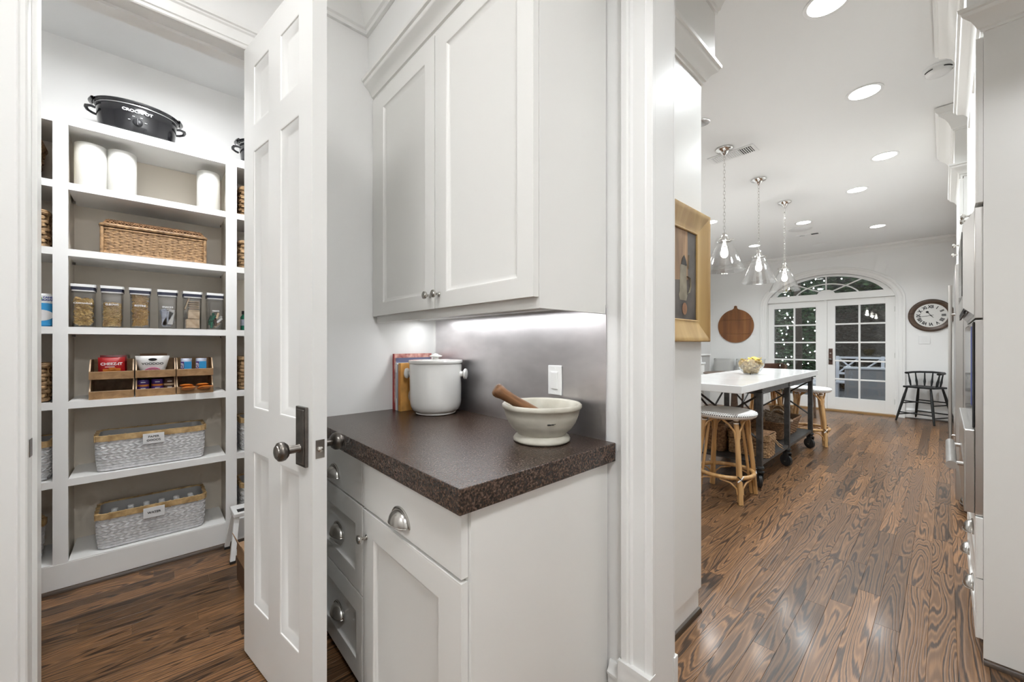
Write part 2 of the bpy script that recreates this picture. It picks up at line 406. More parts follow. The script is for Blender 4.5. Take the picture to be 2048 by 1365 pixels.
struct('ceiling', B(-3.75, 1.75, -2.35, 9.55, CEIL, CEIL + .1), m_ceil, 'smooth white ceiling over kitchen, hall and pantry')
w = MB(); OPL, OPR, OPH = -.279, .326, 2.440
w.box(XW - .115, XW, -2.2, OPL - .018, 0, CEIL).box(XW - .115, XW, OPR + .018, YB, 0, CEIL).box(XW - .115, XW, OPL - .018, OPR + .018, OPH + .018, CEIL)
struct('wall_pantry_front', w, m_wall, 'white hall wall around the pantry doorway', 'wall')
struct('wall_pantry_back', B(-3.45, -3.335, -1.6, YB, 0, CEIL), m_wall, 'white wall behind the pantry shelves', 'wall')
struct('wall_pantry_left', B(-3.335, XW - .115, -1.7, -1.6, 0, CEIL), m_wall, 'white side wall of the pantry', 'wall')
JX0, JX1, JH = -.611, .80, 2.56
w = MB().box(-3.75, JX0 - .03, YB, YK, 0, CEIL).box(JX1 + .03, 1.75, YB, YK, 0, CEIL).box(JX0 - .03, JX1 + .03, YB, YK, JH + .03, CEIL)
struct('wall_nook', w, m_wall, 'white wall between nook and kitchen with a cased opening', 'wall')
struct('wall_left', B(-3.75, -3.60, YK, YF + .15, 0, CEIL), m_wall, 'white long kitchen wall behind the window seat', 'wall')
struct('wall_right', B(.80, .95, YK, 5.3, 0, CEIL).box(.12, .95, 5.302, YF + .15, 0, CEIL), m_wall, 'white kitchen wall behind ovens and refrigerator', 'wall')
DX0, DX1, DZ = -2.475, -.560, 2.56
def arcz(x, cx=-1.5175): return 2.0 + .56 * math.sqrt(max(0, 1 - ((x - cx) / .9575) ** 2))
w = MB().box(-3.60, DX0, YF, YF + .15, 0, CEIL).box(DX1, .12, YF, YF + .15, 0, CEIL)
xs = [-1.5175 - .9575 * math.cos(PI * i / 24) for i in range(25)]
poly = [(x, min(arcz(x), CEIL)) for x in xs] + [(DX1, CEIL), (DX0, CEIL)]
for i in range(24):
    a, b_ = xs[i], xs[i + 1]
    w.hexa([(a, YF, arcz(a)), (b_, YF, arcz(b_)), (b_, YF + .15, arcz(b_)), (a, YF + .15, arcz(a))], [(a, YF, CEIL), (b_, YF, CEIL), (b_, YF + .15, CEIL), (a, YF + .15, CEIL)])
struct('wall_far', w, m_wall, 'white far kitchen wall around the arched garden doors', 'wall')
struct('wall_hall_back', B(-2.05, 1.75, -2.35, -2.2, 0, CEIL), m_wall, 'white hall wall behind the viewer', 'wall')
struct('wall_hall_side', B(1.6, 1.75, -2.2, YB, 0, CEIL), m_wall, 'white hall wall beside the viewer', 'wall')

# ---------------------------------------------------------------- trims
CROWN = [(0, 0), (.012, 0), (.014, .012), (.022, .016), (.026, .030), (.040, .058), (.062, .082), (.092, .100), (.100, .104), (.102, .118), (.116, .128), (.122, .140), (.124, .160), (0, .160)]
def crown(scale=1.0, h=1.0): return [(a * scale, b * h) for a, b in CROWN]
CABCROWN = [(0, 0), (.008, 0), (.010, .010), (.018, .014), (.022, .024), (.034, .042), (.054, .056), (.058, .060), (.060, .070), (.068, .074), (.070, .086), (0, .086)]
ti = [0]
def trim(mb, m, label, **kw):
    ti[0] += 1
    return tag(mb.build('trim_%d' % ti[0], m, **kw), label, 'trim', kind='structure')
# hall and nook ceiling crown (wall z 2.756 up to ceiling)
trim(MB().sweep([(-.74, .791, 2.756), (XW, .791, 2.756), (XW, -2.2, 2.756)], crown(1.3, (CEIL - 2.756) / .16)), m_trim, 'stepped ceiling crown moulding above the nook cabinet and hall', smooth=35)
# pantry door casing
CAS = [(0, 0), (0, .010), (.004, .013), (.014, .013), (.018, .017), (.022, .013), (.058, .015), (.064, .020), (.070, .020), (.074, .026), (.090, .026), (.092, .022), (.092, 0)]
c_ = MB().sweep([(XW, OPR, 0), (XW, OPR, OPH), (XW, OPL, OPH), (XW, OPL, 0)], [(-a, b) for a, b in CAS], N=(1, 0, 0))
c_.box(XW, XW + .030, OPL - .095, OPL - .001, 0, .205)
trim(c_, m_trim, 'white moulded casing around the pantry doorway', smooth=35)
j = MB().box(XW - .114, XW - .0005, OPL - .018, OPL, 0, OPH + .018).box(XW - .114, XW - .0005, OPR, OPR + .018, 0, OPH + .018).box(XW - .114, XW - .0005, OPL, OPR, OPH, OPH + .018)
j.box(XW - .115, XW - .052, OPL, OPL + .011, 0, OPH).box(XW - .115, XW - .052, OPL + .011, OPR, OPH - .011, OPH)
jo = trim(j, m_trim, 'white pantry door jamb with door stop')
tag(MB().box(XW - .045, XW - .010, OPL - .0015, OPL + .002, .895, .950).build('strike_plate', m_bronze, jo), 'dark bronze strike plate')
# cased opening to the kitchen
CAS2 = [(0, 0), (0, .014), (.003, .017), (.020, .017), (.024, .020), (.030, .017), (.066, .019), (.072, .026), (.080, .024), (.084, .029), (.103, .029), (.106, .026), (.106, 0)]
c_ = MB().sweep([(JX0, YB, 0), (JX0, YB, JH), (JX1, YB, JH), (JX1, YB, 0)], [(a, b) for a, b in CAS2], N=(0, -1, 0))
c_.box(JX0 - .112, JX0 + .0015, YB - .036, YB, 0, .215)
trim(c_, m_trim, 'white fluted casing at the opening into the kitchen', smooth=35)
c_ = MB().box(JX0 - .03, JX0, YB + .0005, YK - .0005, 0, JH).box(JX1, JX1 + .03, YB + .0005, YK - .0005, 0, JH).box(JX0 - .03, JX1 + .03, YB + .0005, YK - .0005, JH, JH + .03)
trim(c_, m_trim, 'plain white jamb of the kitchen opening')
c_ = MB().sweep([(JX1, YK, 0), (JX1, YK, JH), (JX0, YK, JH), (JX0, YK, 0)], [(a, b * .7) for a, b in CAS2], N=(0, 1, 0)).box(JX0 - .11, JX0 + .004, YK, YK + .024, 0, .20)
trim(c_, m_trim, 'white casing on the kitchen side of the opening', smooth=35)
BASE = [(0, 0), (.016, 0), (.016, .125), (.022, .130), (.022, .138), (.012, .150), (.010, .162), (.005, .170), (0, .170)]
def baseb(name, path, label, shoe=True):
    o = tag(MB().sweep(path, BASE).build(name, m_trim, smooth=35), label, 'baseboard', kind='structure')
    if shoe: MB().sweep(path, [(.016, 0), (.034, 0), (.032, .010), (.026, .017), (.016, .019)]).build('shoe_moulding', m_shoe, o, smooth=35)
    return o
baseb('baseboard_nook', [(JX0 - .11, YB, 0), (-.774, YB, 0)], 'short white baseboard between base cabinet and casing', False)
baseb('baseboard_far', [(.12, YF, 0), (-.45, YF, 0)], 'white baseboard behind the black chair')
baseb('baseboard_far_corner', [(-2.60, YF, 0), (-3.60, YF, 0), (-3.60, 7.6, 0)], 'white baseboard beside the garden doors')
baseb('baseboard_hall', [(XW, OPL - .10, 0), (XW, -2.2, 0), (1.6, -2.2, 0)], 'white baseboard along the hall')
trim(MB().sweep([(.12, YF, 2.87), (-3.60, YF, 2.87), (-3.60, YK, 2.87)], crown(1.0, (CEIL - 2.87) / .16)), m_trim, 'white ceiling crown along the far kitchen wall', smooth=35)

# ---------------------------------------------------------------- pantry door
def panel(mb, x0, x1, z0, z1, d=.012, w=.026, raise_=.004, y=0, sgn=1):
    # recessed panel seen from -y: moulded slope down to a flat field
    path = [(x0, y, z0), (x1, y, z0), (x1, y, z1), (x0, y, z1)]
    pr = [(0, 0), (.004, -.001), (.006, -.004), (w * .45, -.006), (w * .8, -d * .92), (w, -d)]
    mb.sweep(path, pr, N=(0, -1, 0), closed=True)
    mb.add([(x0 + w, y + d, z0 + w), (x1 - w, y + d, z0 + w), (x1 - w, y + d, z1 - w), (x0 + w, y + d, z1 - w)], [(0, 1, 2, 3)])
    return mb
DW, DT, DH = .590, .045, 2.423
door = thing('door_1', 'tall white six panel pantry door standing open', 'door', (-1.909, .28, .011), math.radians(9), kind='structure')
xs = [0, .098, .247, .344, .495, DW]; zs = [0, .224, .820, .989, 1.990, 2.085, 2.320, DH]
f = MB()
for a, b_ in ((0, 1), (4, 5)): f.box(xs[a], xs[b_], 0, DT, 0, DH)
for k in (0, 2, 4, 6): f.box(xs[1], xs[4], 0, DT, zs[k], zs[k + 1])
for k in (1, 3, 5): f.box(xs[2], xs[3], 0, DT, zs[k], zs[k + 1])
f.build('stiles_and_rails', m_trim, door)
for k in (1, 3, 5):
    for a in (1, 3):
        p = panel(MB(), xs[a], xs[a + 1], zs[k], zs[k + 1], .017, .033)
        p.add([(xs[a], DT, zs[k]), (xs[a + 1], DT, zs[k]), (xs[a + 1], DT, zs[k + 1]), (xs[a], DT, zs[k + 1])], [(3, 2, 1, 0)])
        p.build('door_panel', m_trim, door, smooth=35)
hz = .906
def doorknob(sg, y0):
    h = empty('door_handle', (0.5265, y0, hz), 0, door)
    yy = lambda t: sg * t
    pl = MB().box(-.033, .036, min(0, yy(.010)), max(0, yy(.010)), -.058, .132)
    pl.box(-.024, .027, min(0, yy(.013)), max(0, yy(.013)), -.049, .123)
    pl.build('backplate', m_bronze, h, bev=.002)
    MB().lathe([(.014, yy(.012)), (.0125, yy(.016)), (.0125, yy(.045)), (.010, yy(.050))], 20, ax='y').build('spindle', m_bronze, h, smooth=40)
    MB().lathe([(.011, yy(.046)), (.022, yy(.050)), (.0285, yy(.058)), (.030, yy(.066)), (.0285, yy(.074)), (.023, yy(.078)), (.021, yy(.078)), (.020, yy(.081)), (.012, yy(.084)), (0, yy(.085))], 28, ax='y').build('knob', m_bronze, h, smooth=50)
doorknob(-1, 0); doorknob(1, DT)
MB().box(DW - .0005, DW + .0015, .009, .037, hz - .028, hz + .030).build('latch_plate', m_nickel, door)
MB().lathe([(.0085, DW + .001), (.0085, DW + .006), (.004, DW + .009), (0, DW + .009)], 16, (0, .023, hz), 'x').build('latch_bolt', m_nickel, door, smooth=40)
for z in (.22, 1.2, 2.2): MB().lathe([(.007, z - .05), (.007, z + .05)], 10, (-.006, DT + .004, 0)).build('hinge', m_nickel, door, smooth=40)

# ---------------------------------------------------------------- pantry shelving
SX, SBK = -3.0, -3.325
unit = thing('pantry_shelving', 'white built-in pantry shelving from floor to above head height', 'shelving', (0, 0, 0))
stiles = [(-1.06, -1.01), (-.360, -.308), (.345, .401), (1.06, 1.11)]
for a, b_ in stiles:
    B(SX - .022, SX, a, b_, .0, 2.362).build('stile', m_shelf, unit)
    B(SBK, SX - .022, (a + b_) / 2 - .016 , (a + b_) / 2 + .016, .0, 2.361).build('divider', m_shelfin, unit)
B(SBK, SX, -1.1, 1.14, 2.362, 2.412).build('top_board', m_shelf, unit)
B(SX - .02, SX + .001, -1.06, 1.11, 0.018, .140).build('plinth_board', m_shelf, unit)
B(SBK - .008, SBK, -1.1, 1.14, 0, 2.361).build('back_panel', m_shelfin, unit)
MB().sweep([(SX, 1.11, 0), (SX, -1.06, 0)], [(0, 0), (.018, 0), (.016, .010), (.010, .017), (0, .019)][::1]).build('shoe_moulding', m_shoe, unit, smooth=35)
SZ = [.145, .562, .955, 1.336, 1.733, 2.070]
gaps = [(-1.01, -.360), (-.308, .345), (.401, 1.06)]
for i, z in enumerate(SZ):
    for k, (a, b_) in enumerate(gaps):
        lo = a - (.010 if k else 0); hi = b_ + (.010 if k < 2 else 0)
        B(SBK, SX - .001, a, b_, z - .036, z).build('shelf', m_shelf, unit)
        if k == 1 and i > 0:
            for yy in (a - .008, b_ + .008):
                B(-3.24, -3.225, min(yy, a if yy < a else b_), max(yy, a if yy < a else b_) + (0.004 if yy < a else 0) - (0 if yy < a else .012), z - .048, z - .036).build('shelf_pin', m_bronze, unit)
# ---------------------------------------------------------------- nook base cabinet
def knob_mb(m=None):   # faces -y, origin at the mounting surface
    return MB(m).lathe([(.009, 0), (.009, -.002), (.005, -.005), (.0045, -.014), (.007, -.018), (.013, -.022), (.0155, -.027), (.0145, -.031), (.012, -.031), (.011, -.033), (0, -.034)], 20, ax='y')
def cup_pull(parent, loc):
    mb = MB(); a, h, p = .052, .042, .030; n, k = 18, 7; vs = []; fs = []
    for i in range(n + 1):
        u = PI * i / n
        for j_ in range(k + 1):
            v = PI / 2 * j_ / k
            vs.append((-a * math.cos(u), -p * math.sin(u) ** .8 * math.sin(v), h * math.sin(u) * math.cos(v) ** .9))
    for i in range(n):
        for j_ in range(k): fs.append((i * (k + 1) + j_, (i + 1) * (k + 1) + j_, (i + 1) * (k + 1) + j_ + 1, i * (k + 1) + j_ + 1))
    mb.add(vs, fs)
    mb.tube([(-a * 1.10 * math.cos(PI * i / 20), -.0015, h * 1.10 * math.sin(PI * i / 20) - .001) for i in range(21)], .0028, 6)
    mb.tube([(-a * math.cos(PI * i / 20), -p * math.sin(PI * i / 20) ** .8, 0) for i in range(21)], .0018, 6)
    o = mb.build('cup_pull', m_nickel, parent, smooth=50); o.location = loc; return o
def slab_front(name, parent, x0, x1, z0, z1, y, t, m, pan=None, d=.010, w=.018):
    # overlay door / drawer front, face at y (towards -y), small step at its rim
    mb = MB()
    if pan:
        a, b_, c, e = pan
        mb.box(x0, a, y, y + t, z0, z1).box(b_, x1, y, y + t, z0, z1).box(a, b_, y, y + t, z0, c).box(a, b_, y, y + t, e, z1)
        mb.box(a, b_, y + d + .001, y + t, c, e)
    else: mb.box(x0, x1, y, y + t, z0, z1)
    o = mb.build(name, m, parent)
    st = .007
    MB().sweep([(x0, y + .004, z0), (x1, y + .004, z0), (x1, y + .004, z1), (x0, y + .004, z1)], [(-.0005, -.003), (0, 0), (.004, .001), (.006, .0042), (.010, .0042)], N=(0, -1, 0), closed=True).build('edge_bead', m, o, smooth=30)
    if pan:
        p = panel(MB(), a, b_, c, e, d, w, y=y); p.build('panel', m, o, smooth=35)
    return o
CF = .553            # drawer face plane
bc = thing('base_cabinet', 'white base cabinet with cup-pull drawers under the dark granite counter', 'cabinet')
B(XW + .004, -.790, CF + .021, YB - .004, .030, .8515).build('carcass', m_cab, bc)
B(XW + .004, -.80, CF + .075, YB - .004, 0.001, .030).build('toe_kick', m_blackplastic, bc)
B(-.790, -.775, CF + .021, 1.100, .001, .8515).build('side_panel', m_cab, bc)
B(-.790, -.783, 1.100, 1.162, .001, .8515).build('filler_strip', m_cab, bc)
XM = -1.385
d1 = slab_front('drawer', bc, XW + .006, XM - .003, .680, .846, CF, .02, m_cab)
d2 = slab_front('drawer', bc, XW + .006, XM - .003, .358, .671, CF, .02, m_cab, (XW + .08, -1.452, .418, .594))
d3 = slab_front('drawer', bc, XW + .006, XM - .003, .033, .350, CF, .02, m_cab, (XW + .08, -1.446, .098, .276))
d4 = slab_front('drawer', bc, XM + .003, -.786, .680, .846, CF, .02, m_cab)
dd = slab_front('cabinet_door', bc, XM + .003, -.786, .033, .668, CF, .02, m_cab, (-1.302, -.888, .100, .590), .012, .022)
for p, loc in ((d1, (-1.672, CF, .716)), (d2, (-1.645, CF + .006, .486)), (d3, (-1.640, CF + .006, .168)), (d4, (-1.098, CF, .714))): cup_pull(p, loc)
k = knob_mb().build('knob', m_nickel, dd, smooth=45); k.location = (-1.350, CF, .580)
tag(B(XW + .002, -.750, .523, YB - .0045, .853, .915).build('countertop', m_granite, bev=.0025), 'dark brown leathered granite countertop with thick edge', 'countertop')
tag(B(XW + .02, -.790, YB - .0035, YB - .0004, .9155, 1.375).build('backsplash_sheet', m_steel), 'brushed steel sheet backsplash behind the crock and mortar', 'backsplash')
def switch(loc, label, m=m_plastic):
    s = thing('light_switch', label, 'switch', loc)
    B(-.035, .035, -.006, -.0002, -.0575, .0575).build('plate', m, s, bev=.003)
    B(-.0165, .0165, -.0085, -.0055, -.033, .033).build('rocker_frame', m, s, bev=.0008)
    MB().hexa([(-.013, -.0085, -.029), (.013, -.0085, -.029), (.013, -.006, -.029), (-.013, -.006, -.029)], [(-.013, -.0105, .029), (.013, -.0105, .029), (.013, -.006, .029), (-.013, -.006, .029)]).build('rocker', m, s)
    for z in (-.047, .047): MB().lathe([(.003, -.0062), (.003, -.0068), (0, -.007)], 10, (0, 0, z), 'y').build('screw', m, s)
    return s
switch((-1.020, YB - .0035, 1.1085), 'white rocker light switch on the steel backsplash')

# ---------------------------------------------------------------- nook wall cabinet
uc = thing('wall_cabinet', 'white two-door wall cabinet with crown above the granite counter', 'cabinet')
FY = .831
B(XW + .004, -.790, FY, YB - .004, 1.384, 2.54).build('carcass', m_cab, uc)
B(XW + .004, -1.862, FY - .018, FY, 1.384, 2.452).build('filler_strip', m_cab, uc)
B(XW + .004, -.8065, FY + .003, FY + .019, 1.354, 1.384).build('light_valance', m_cab, uc)
MB().prism([(FY, 1.384), (FY + .001, 1.354), (YB - .006, 1.354), (YB - .006, 1.384)], -.806, -.790, 'x').build('end_valance', m_cab, uc)
B(-1.86, -.84, 1.045, 1.075, 1.372, 1.384).build('light_strip_housing', m_plastic, uc)
for x0, x1, pn, kx in ((-1.858, -1.328, (-1.790, -1.400), -1.357), (-1.323, -.794, (-1.251, -.860), -1.294)):
    d_ = slab_front('cabinet_door', uc, x0, x1, 1.386, 2.440, FY - .022, .021, m_cab, (pn[0], pn[1], 1.443, 2.372), .012, .022)
    k = knob_mb().build('knob', m_nickel, d_, smooth=45); k.location = (kx, FY - .022, 1.438)
MB().sweep([(-.790, YB - .006, 2.453), (-.790, FY - .003, 2.453), (XW + .002, FY - .003, 2.453)][::1], [(a, b) for a, b in CABCROWN]).build('cabinet_crown', m_cab, uc, smooth=35)
B(XW + .002, -.742, .791, YB - .004, 2.541, 2.968).build('frieze_box', m_wall, uc)

# ---------------------------------------------------------------- things on the counter
cr = thing('lidded_crock', 'tall white ceramic crock with lid and knob handles', 'crock', (-1.665, 1.022, .9155), math.radians(38))
MB().lathe([(0, .0), (.092, 0), (.096, .004), (.095, .009), (.101, .012), (.112, .022), (.119, .038), (.1225, .060), (.125, .235), (.1235, .239), (0, .239)], 48).build('jar', m_ceramic, cr, smooth=50)
lid = MB().lathe([(0, .2395), (.126, .2395), (.1295, .244), (.1295, .252), (.127, .256), (.10, .2575), (.02, .259), (.014, .262), (.012, .266), (.016, .270), (.030, .2735), (.031, .277), (.014, .281), (.008, .286), (0, .287)], 48).build('lid', m_ceramic, cr, smooth=50)
for sg in (1, -1):
    MB().lathe([(.020, sg * .115), (.017, sg * .124), (.012, sg * .130), (.012, sg * .136), (.020, sg * .140), (.026, sg * .146), (.025, sg * .153), (.014, sg * .158), (0, sg * .159)], 24, (0, 0, .190), 'x').build('side_knob', m_ceramic, cr, smooth=50)
mo = MB().lathe([(0, 0), (.090, 0), (.098, .004), (.099, .010), (.094, .018), (.083, .026), (.088, .032), (.103, .046), (.117, .066), (.127, .092), (.1315, .112), (.1345, .113), (.138, .118), (.1375, .126), (.133, .130), (.127, .130), (.121, .124), (.112, .096), (.098, .066), (.078, .044), (.045, .032), (0, .028)], 56)
mo = mo.build('mortar', m_marble, smooth=60); mo.location = (-.945, 1.004, .9155)
tag(mo, 'cream footed stone mortar bowl with stains', 'mortar')
# a worn stain on the bowl
st = MB()
for i, (da, dz, w_) in enumerate(((-.62, .076, .007), (-.57, .077, .003), (-.52, .0765, .0055), (-.46, .078, .003))):
    a = da + .0; r = .1205
    st.ball((r * math.cos(a), r * math.sin(a), dz), w_, 8, 1, 1, .35)
st.build('stain', m_ink, mo, smooth=40)
pe = MB().tube([(0, 0, 0), (.006, 0, 0), (.016, 0, 0), (.034, 0, 0), (.07, 0, 0), (.125, 0, 0), (.17, 0, 0), (.192, 0, 0), (.198, 0, 0)], [.017, .0225, .0235, .0195, .0175, .0195, .0215, .019, .011], 20).build('pestle', m_pestle, smooth=50)
a_, b_ = V((-1.005, .842, 1.101)), V((-.925, .985, .998))
q = (b_ - a_).to_track_quat('X', 'Z'); pe.rotation_mode = 'QUATERNION'; pe.rotation_quaternion = q; pe.location = a_
tag(pe, 'worn brown wooden pestle leaning in the mortar', 'pestle')
bx = XW + .012
m_bk1 = mat('pink_red_cover', (.55, .13, .12), .5, var=.4, vs=40, c2=(.75, .45, .38)); m_bk2 = mat('slate_cover', (.12, .13, .22), .5)
m_bk3 = mat('white_spine', (.70, .72, .74), .5); m_bk4 = mat('amber_cover', (.62, .30, .06), .5); m_bk5 = mat('amber_jacket', (.70, .36, .10), .45, var=.3, vs=14)
for i, (t_, h, dp, m, lab) in enumerate(((.016, .283, .215, m_bk1, 'tall thin red and pink cookbook against the wall'), (.016, .262, .20, m_bk2, 'slate blue cookbook with red spine beside the pink one'),
        (.022, .238, .19, m_bk3, 'white spined cookbook between slate and amber books'), (.009, .230, .19, m_bk2, 'slim dark blue booklet beside the amber cookbook'), (.024, .238, .20, m_bk5, 'amber cookbook with orange spine next to the crock'))):
    y0 = .916 - i * .001
    bk = thing('cookbook', lab, 'book', (bx, y0, .9155), 0, 'cookbooks on the counter')
    MB().box(0, .0015, 0, dp, 0, h).box(t_ - .0015, t_, 0, dp, 0, h).build('cover', m, bk)
    MB().box(0, t_, -.002, .0, 0, h).build('spine', [m_red, m_bk1, m_bk3, m_bk2, m_bk4][i], bk)
    MB().box(.0016, t_ - .0016, .001, dp - .004, .003, h - .003).build('pages', m_paper, bk)
    if i == 4:
        pl = MB().lathe([(.052, 0), (.055, .001), (0, .001)], 24, (t_, .095, .075), 'x').build('printed_plate', m_white, bk)
        MB().lathe([(.022, .0), (0, .0012)], 16, (t_ + .001, .085, .085), 'x').build('printed_food', m_leather, bk)
        B(.006, t_ - .006, -.0026, -.002, .03, .20).build('spine_band', m_orange, bk)
    if i == 2: B(.009, .013, -.0026, -.002, .06, .19).build('spine_line', m_bk2, bk)
    if i in (0, 1): B(.003, t_ - .003, -.0026, -.002, .0, .035).build('spine_badge', m_red, bk)
    bx += t_ + .0015
# ---------------------------------------------------------------- baskets
def rrect(a, b, r, n):
    # n points evenly round a rounded rectangle half-sizes a, b; returns (x, y, nx, ny)
    r = min(r, a * .98, b * .98); sa, sb, q = 2 * (a - r), 2 * (b - r), PI * r / 2
    tot = 2 * (sa + sb) + 4 * q; out = []
    for i in range(n):
        t = tot * i / n
        for kind, ln, cx, cy, a0 in (('l', sb, a, -(b - r), 0), ('c', q, a - r, b - r, 0), ('l', sa, a - r, b, 1), ('c', q, -(a - r), b - r, 1), ('l', sb, -a, b - r, 2), ('c', q, -(a - r), -(b - r), 2), ('l', sa, -(a - r), -b, 3), ('c', q, a - r, -(b - r), 3)):
            if t <= ln: break
            t -= ln
        if kind == 'l':
            dx, dy = [(0, 1), (-1, 0), (0, -1), (1, 0)][a0]; nx, ny = [(1, 0), (0, 1), (-1, 0), (0, -1)][a0]
            out.append((cx + dx * t, cy + dy * t, nx, ny))
        else:
            an = a0 * PI / 2 + t / r; out.append((cx + r * math.cos(an), cy + r * math.sin(an), math.cos(an), math.sin(an)))
    return out
def weave_mb(a, b, r, h, rows, nst, amp, th, flat=1.0, fa=0, fb=0, twill=False, z0=0, stakes=True, belly=0, sub=2):
    mb = MB()
    for i in range(rows):
        s = (i + .5) / rows; z = z0 + h * s
        ea = fa * s + belly * math.sin(PI * s); eb = fb * s + belly * math.sin(PI * s)
        n = nst * sub; pts = []
        for k, (x, y, nx, ny) in enumerate(rrect(a + ea, b + eb, r, n)):
            ph = (math.cos(2 * PI * (k / sub + i) / 4) * 1.2) if twill else math.cos(PI * (k / sub + i))
            ph = max(-1, min(1, ph * 1.3))
            pts.append((x + nx * amp * ph, y + ny * amp * ph, z))
        mb.tube(pts, th, 5, closed=True, flat=flat * h / rows / 2 / th)
    if stakes:
        P0 = rrect(a, b, r, nst); P1 = rrect(a + fa, b + fb, r, nst)
        for p, q_ in zip(P0, P1): mb.tube([(p[0], p[1], z0), ((p[0] + q_[0]) / 2 + p[2] * belly, (p[1] + q_[1]) / 2 + p[3] * belly, z0 + h / 2), (q_[0], q_[1], z0 + h)], th * .9, 4)
    return mb
def tray_mb(a, b, r, h, fa=0, fb=0, t=.004, z0=.002, n=40, belly=0):
    mb = MB(); rings = []
    for z, e, bl in ((z0, 0, 0), (z0 + h * .5, .5, 1), (z0 + h, 1, 0), (z0 + h, 1, 0), (z0 + h * .5, .5, 1), (z0 + .006, 0, 0)):
        k = -t if len(rings) >= 3 else 0
        rings.append([(x, y, z) for x, y, _, _ in rrect(a + fa * e + k + belly * bl, b + fb * e + k + belly * bl, r, n)])
    vs = sum(rings, []); fs = []
    for i in range(5):
        for j in range(n): fs.append((i * n + j, i * n + (j + 1) % n, (i + 1) * n + (j + 1) % n, (i + 1) * n + j))
    fs += [list(range(n))[::-1], list(range(5 * n, 6 * n))]
    return mb.add(vs, fs)
def basket(name, label, loc, rz, a, b, h, m, lin, rows, nst, amp=.003, th=.0035, r=.03, flat=1.0, fa=0, fb=0, twill=False, belly=0, rim=None, group=None, sub=2):
    t = thing(name, label, 'basket', loc, rz, group)
    o = weave_mb(a - amp, b - amp, r, h, rows, nst, amp, th, flat, fa, fb, twill, .002, belly=belly, sub=sub).build('woven_sides', m, t, smooth=60); o['kind'] = 'stuff'
    tray_mb(a - amp - .004, b - amp - .004, r, h, fa, fb, belly=belly).build('lining', lin, t, smooth=60)
    if rim == 'tube':
        for dz, rr_ in ((-.004, th * 1.5), (.004, th * 1.3)): MB().tube([(x, y, h + dz) for x, y, _, _ in rrect(a + fa, b + fb, r, 60)], rr_, 6, True).build('rim', m, t, smooth=50)
    if rim == 'bamboo':
        n = 64; P = rrect(a + fa + .001, b + fb + .001, r, n)
        vs = []; fs = []
        for x, y, nx, ny in P: vs += [(x + nx * .004, y + ny * .004, h - .022), (x + nx * .005, y + ny * .005, h + .008), (x - nx * .009, y - ny * .009, h + .008), (x - nx * .009, y - ny * .009, h - .022)]
        for j in range(n):
            for q_ in range(4): fs.append((j * 4 + q_, ((j + 1) % n) * 4 + q_, ((j + 1) % n) * 4 + (q_ + 1) % 4, j * 4 + (q_ + 1) % 4))
        MB().add(vs, fs).build('bamboo_rim', m_bamboo, t, smooth=30)
        for x, y, nx, ny in rrect(a + fa + .003, b + fb + .003, r, 22):
            tx, ty = -ny, nx; q_ = MB()
            q_.hexa([(x - tx * .003 + nx * .004, y - ty * .003 + ny * .004, h - .024), (x + tx * .003 + nx * .004, y + ty * .003 + ny * .004, h - .024), (x + tx * .003 - nx * .013, y + ty * .003 - ny * .013, h - .024), (x - tx * .003 - nx * .013, y - ty * .003 - ny * .013, h - .024)],
                    [(x - tx * .003 + nx * .005, y - ty * .003 + ny * .005, h + .010), (x + tx * .003 + nx * .005, y + ty * .003 + ny * .005, h + .010), (x + tx * .003 - nx * .013, y + ty * .003 - ny * .013, h + .010), (x - tx * .003 - nx * .013, y - ty * .003 - ny * .013, h + .010)]).build('rim_binding', m_bamboo, t)
    return t
R90 = PI / 2
# white twill baskets, centre bay
def chevron_mb(a, b, r, h, rows, cols, fa, fb, belly):
    mb = MB()
    for i in range(rows):
        s0, s1 = i / rows, (i + 1) / rows
        lo = rrect(a + fa * s0 + belly * math.sin(PI * s0), b + fb * s0 + belly * math.sin(PI * s0), r, cols * 4); hi = rrect(a + fa * s1 + belly * math.sin(PI * s1), b + fb * s1 + belly * math.sin(PI * s1), r, cols * 4)
        sh = 2 if i % 2 else -2
        for k in range(cols):
            for e in range(2):
                q = k * 4 + e * 2 + (i // 2) % 2
                def P(ring, u, z, off):
                    x, y, nx, ny = ring[u % (cols * 4)]; return (x + nx * off, y + ny * off, .002 + z)
                g = .0012
                lift = (.0042, .0006) if e == 0 else (.0006, .0034)
                u1 = q + 2
                mb.add([P(lo, q, h * s0, -.003), P(lo, u1, h * s0, -.003), P(hi, u1 + sh, h * s1, -.003), P(hi, q + sh, h * s1, -.003),
                        P(lo, q, h * s0 + g, lift[0]), P(lo, u1, h * s0 + g, lift[1]), P(hi, u1 + sh, h * s1 - g, lift[1]), P(hi, q + sh, h * s1 - g, lift[0])],
                       [(4, 5, 6, 7), (0, 1, 5, 4), (1, 2, 6, 5), (2, 3, 7, 6), (3, 0, 4, 7)])
    return mb
def white_basket(label, loc, a=.225, b=.105, h=.186, rz=R90, grp='white woven bins with bamboo rims'):
    t = basket('woven_bin', label, loc, rz, a, b, h, m_whiteweave, m_whitelining, 0, 8, .0026, .0028, .035, .9, .006, .012, True, .004, 'bamboo', grp)
    o = [c for c in t.children if c.name.startswith('woven_sides')][0]; bpy.data.objects.remove(o)
    o = chevron_mb(a - .003, b - .003, .035, h - .004, 12, int((a + b) * 4 / .026), .006, .012, .004).build('woven_sides', m_whiteweave, t); o['kind'] = 'stuff'
    return t
wb1 = white_basket('white woven bin with bamboo rim and PAPER GOODS tag', (-3.140, .014, .5635))
wb2 = white_basket('white woven bin with bamboo rim and WATER tag', (-3.140, .016, .1465))
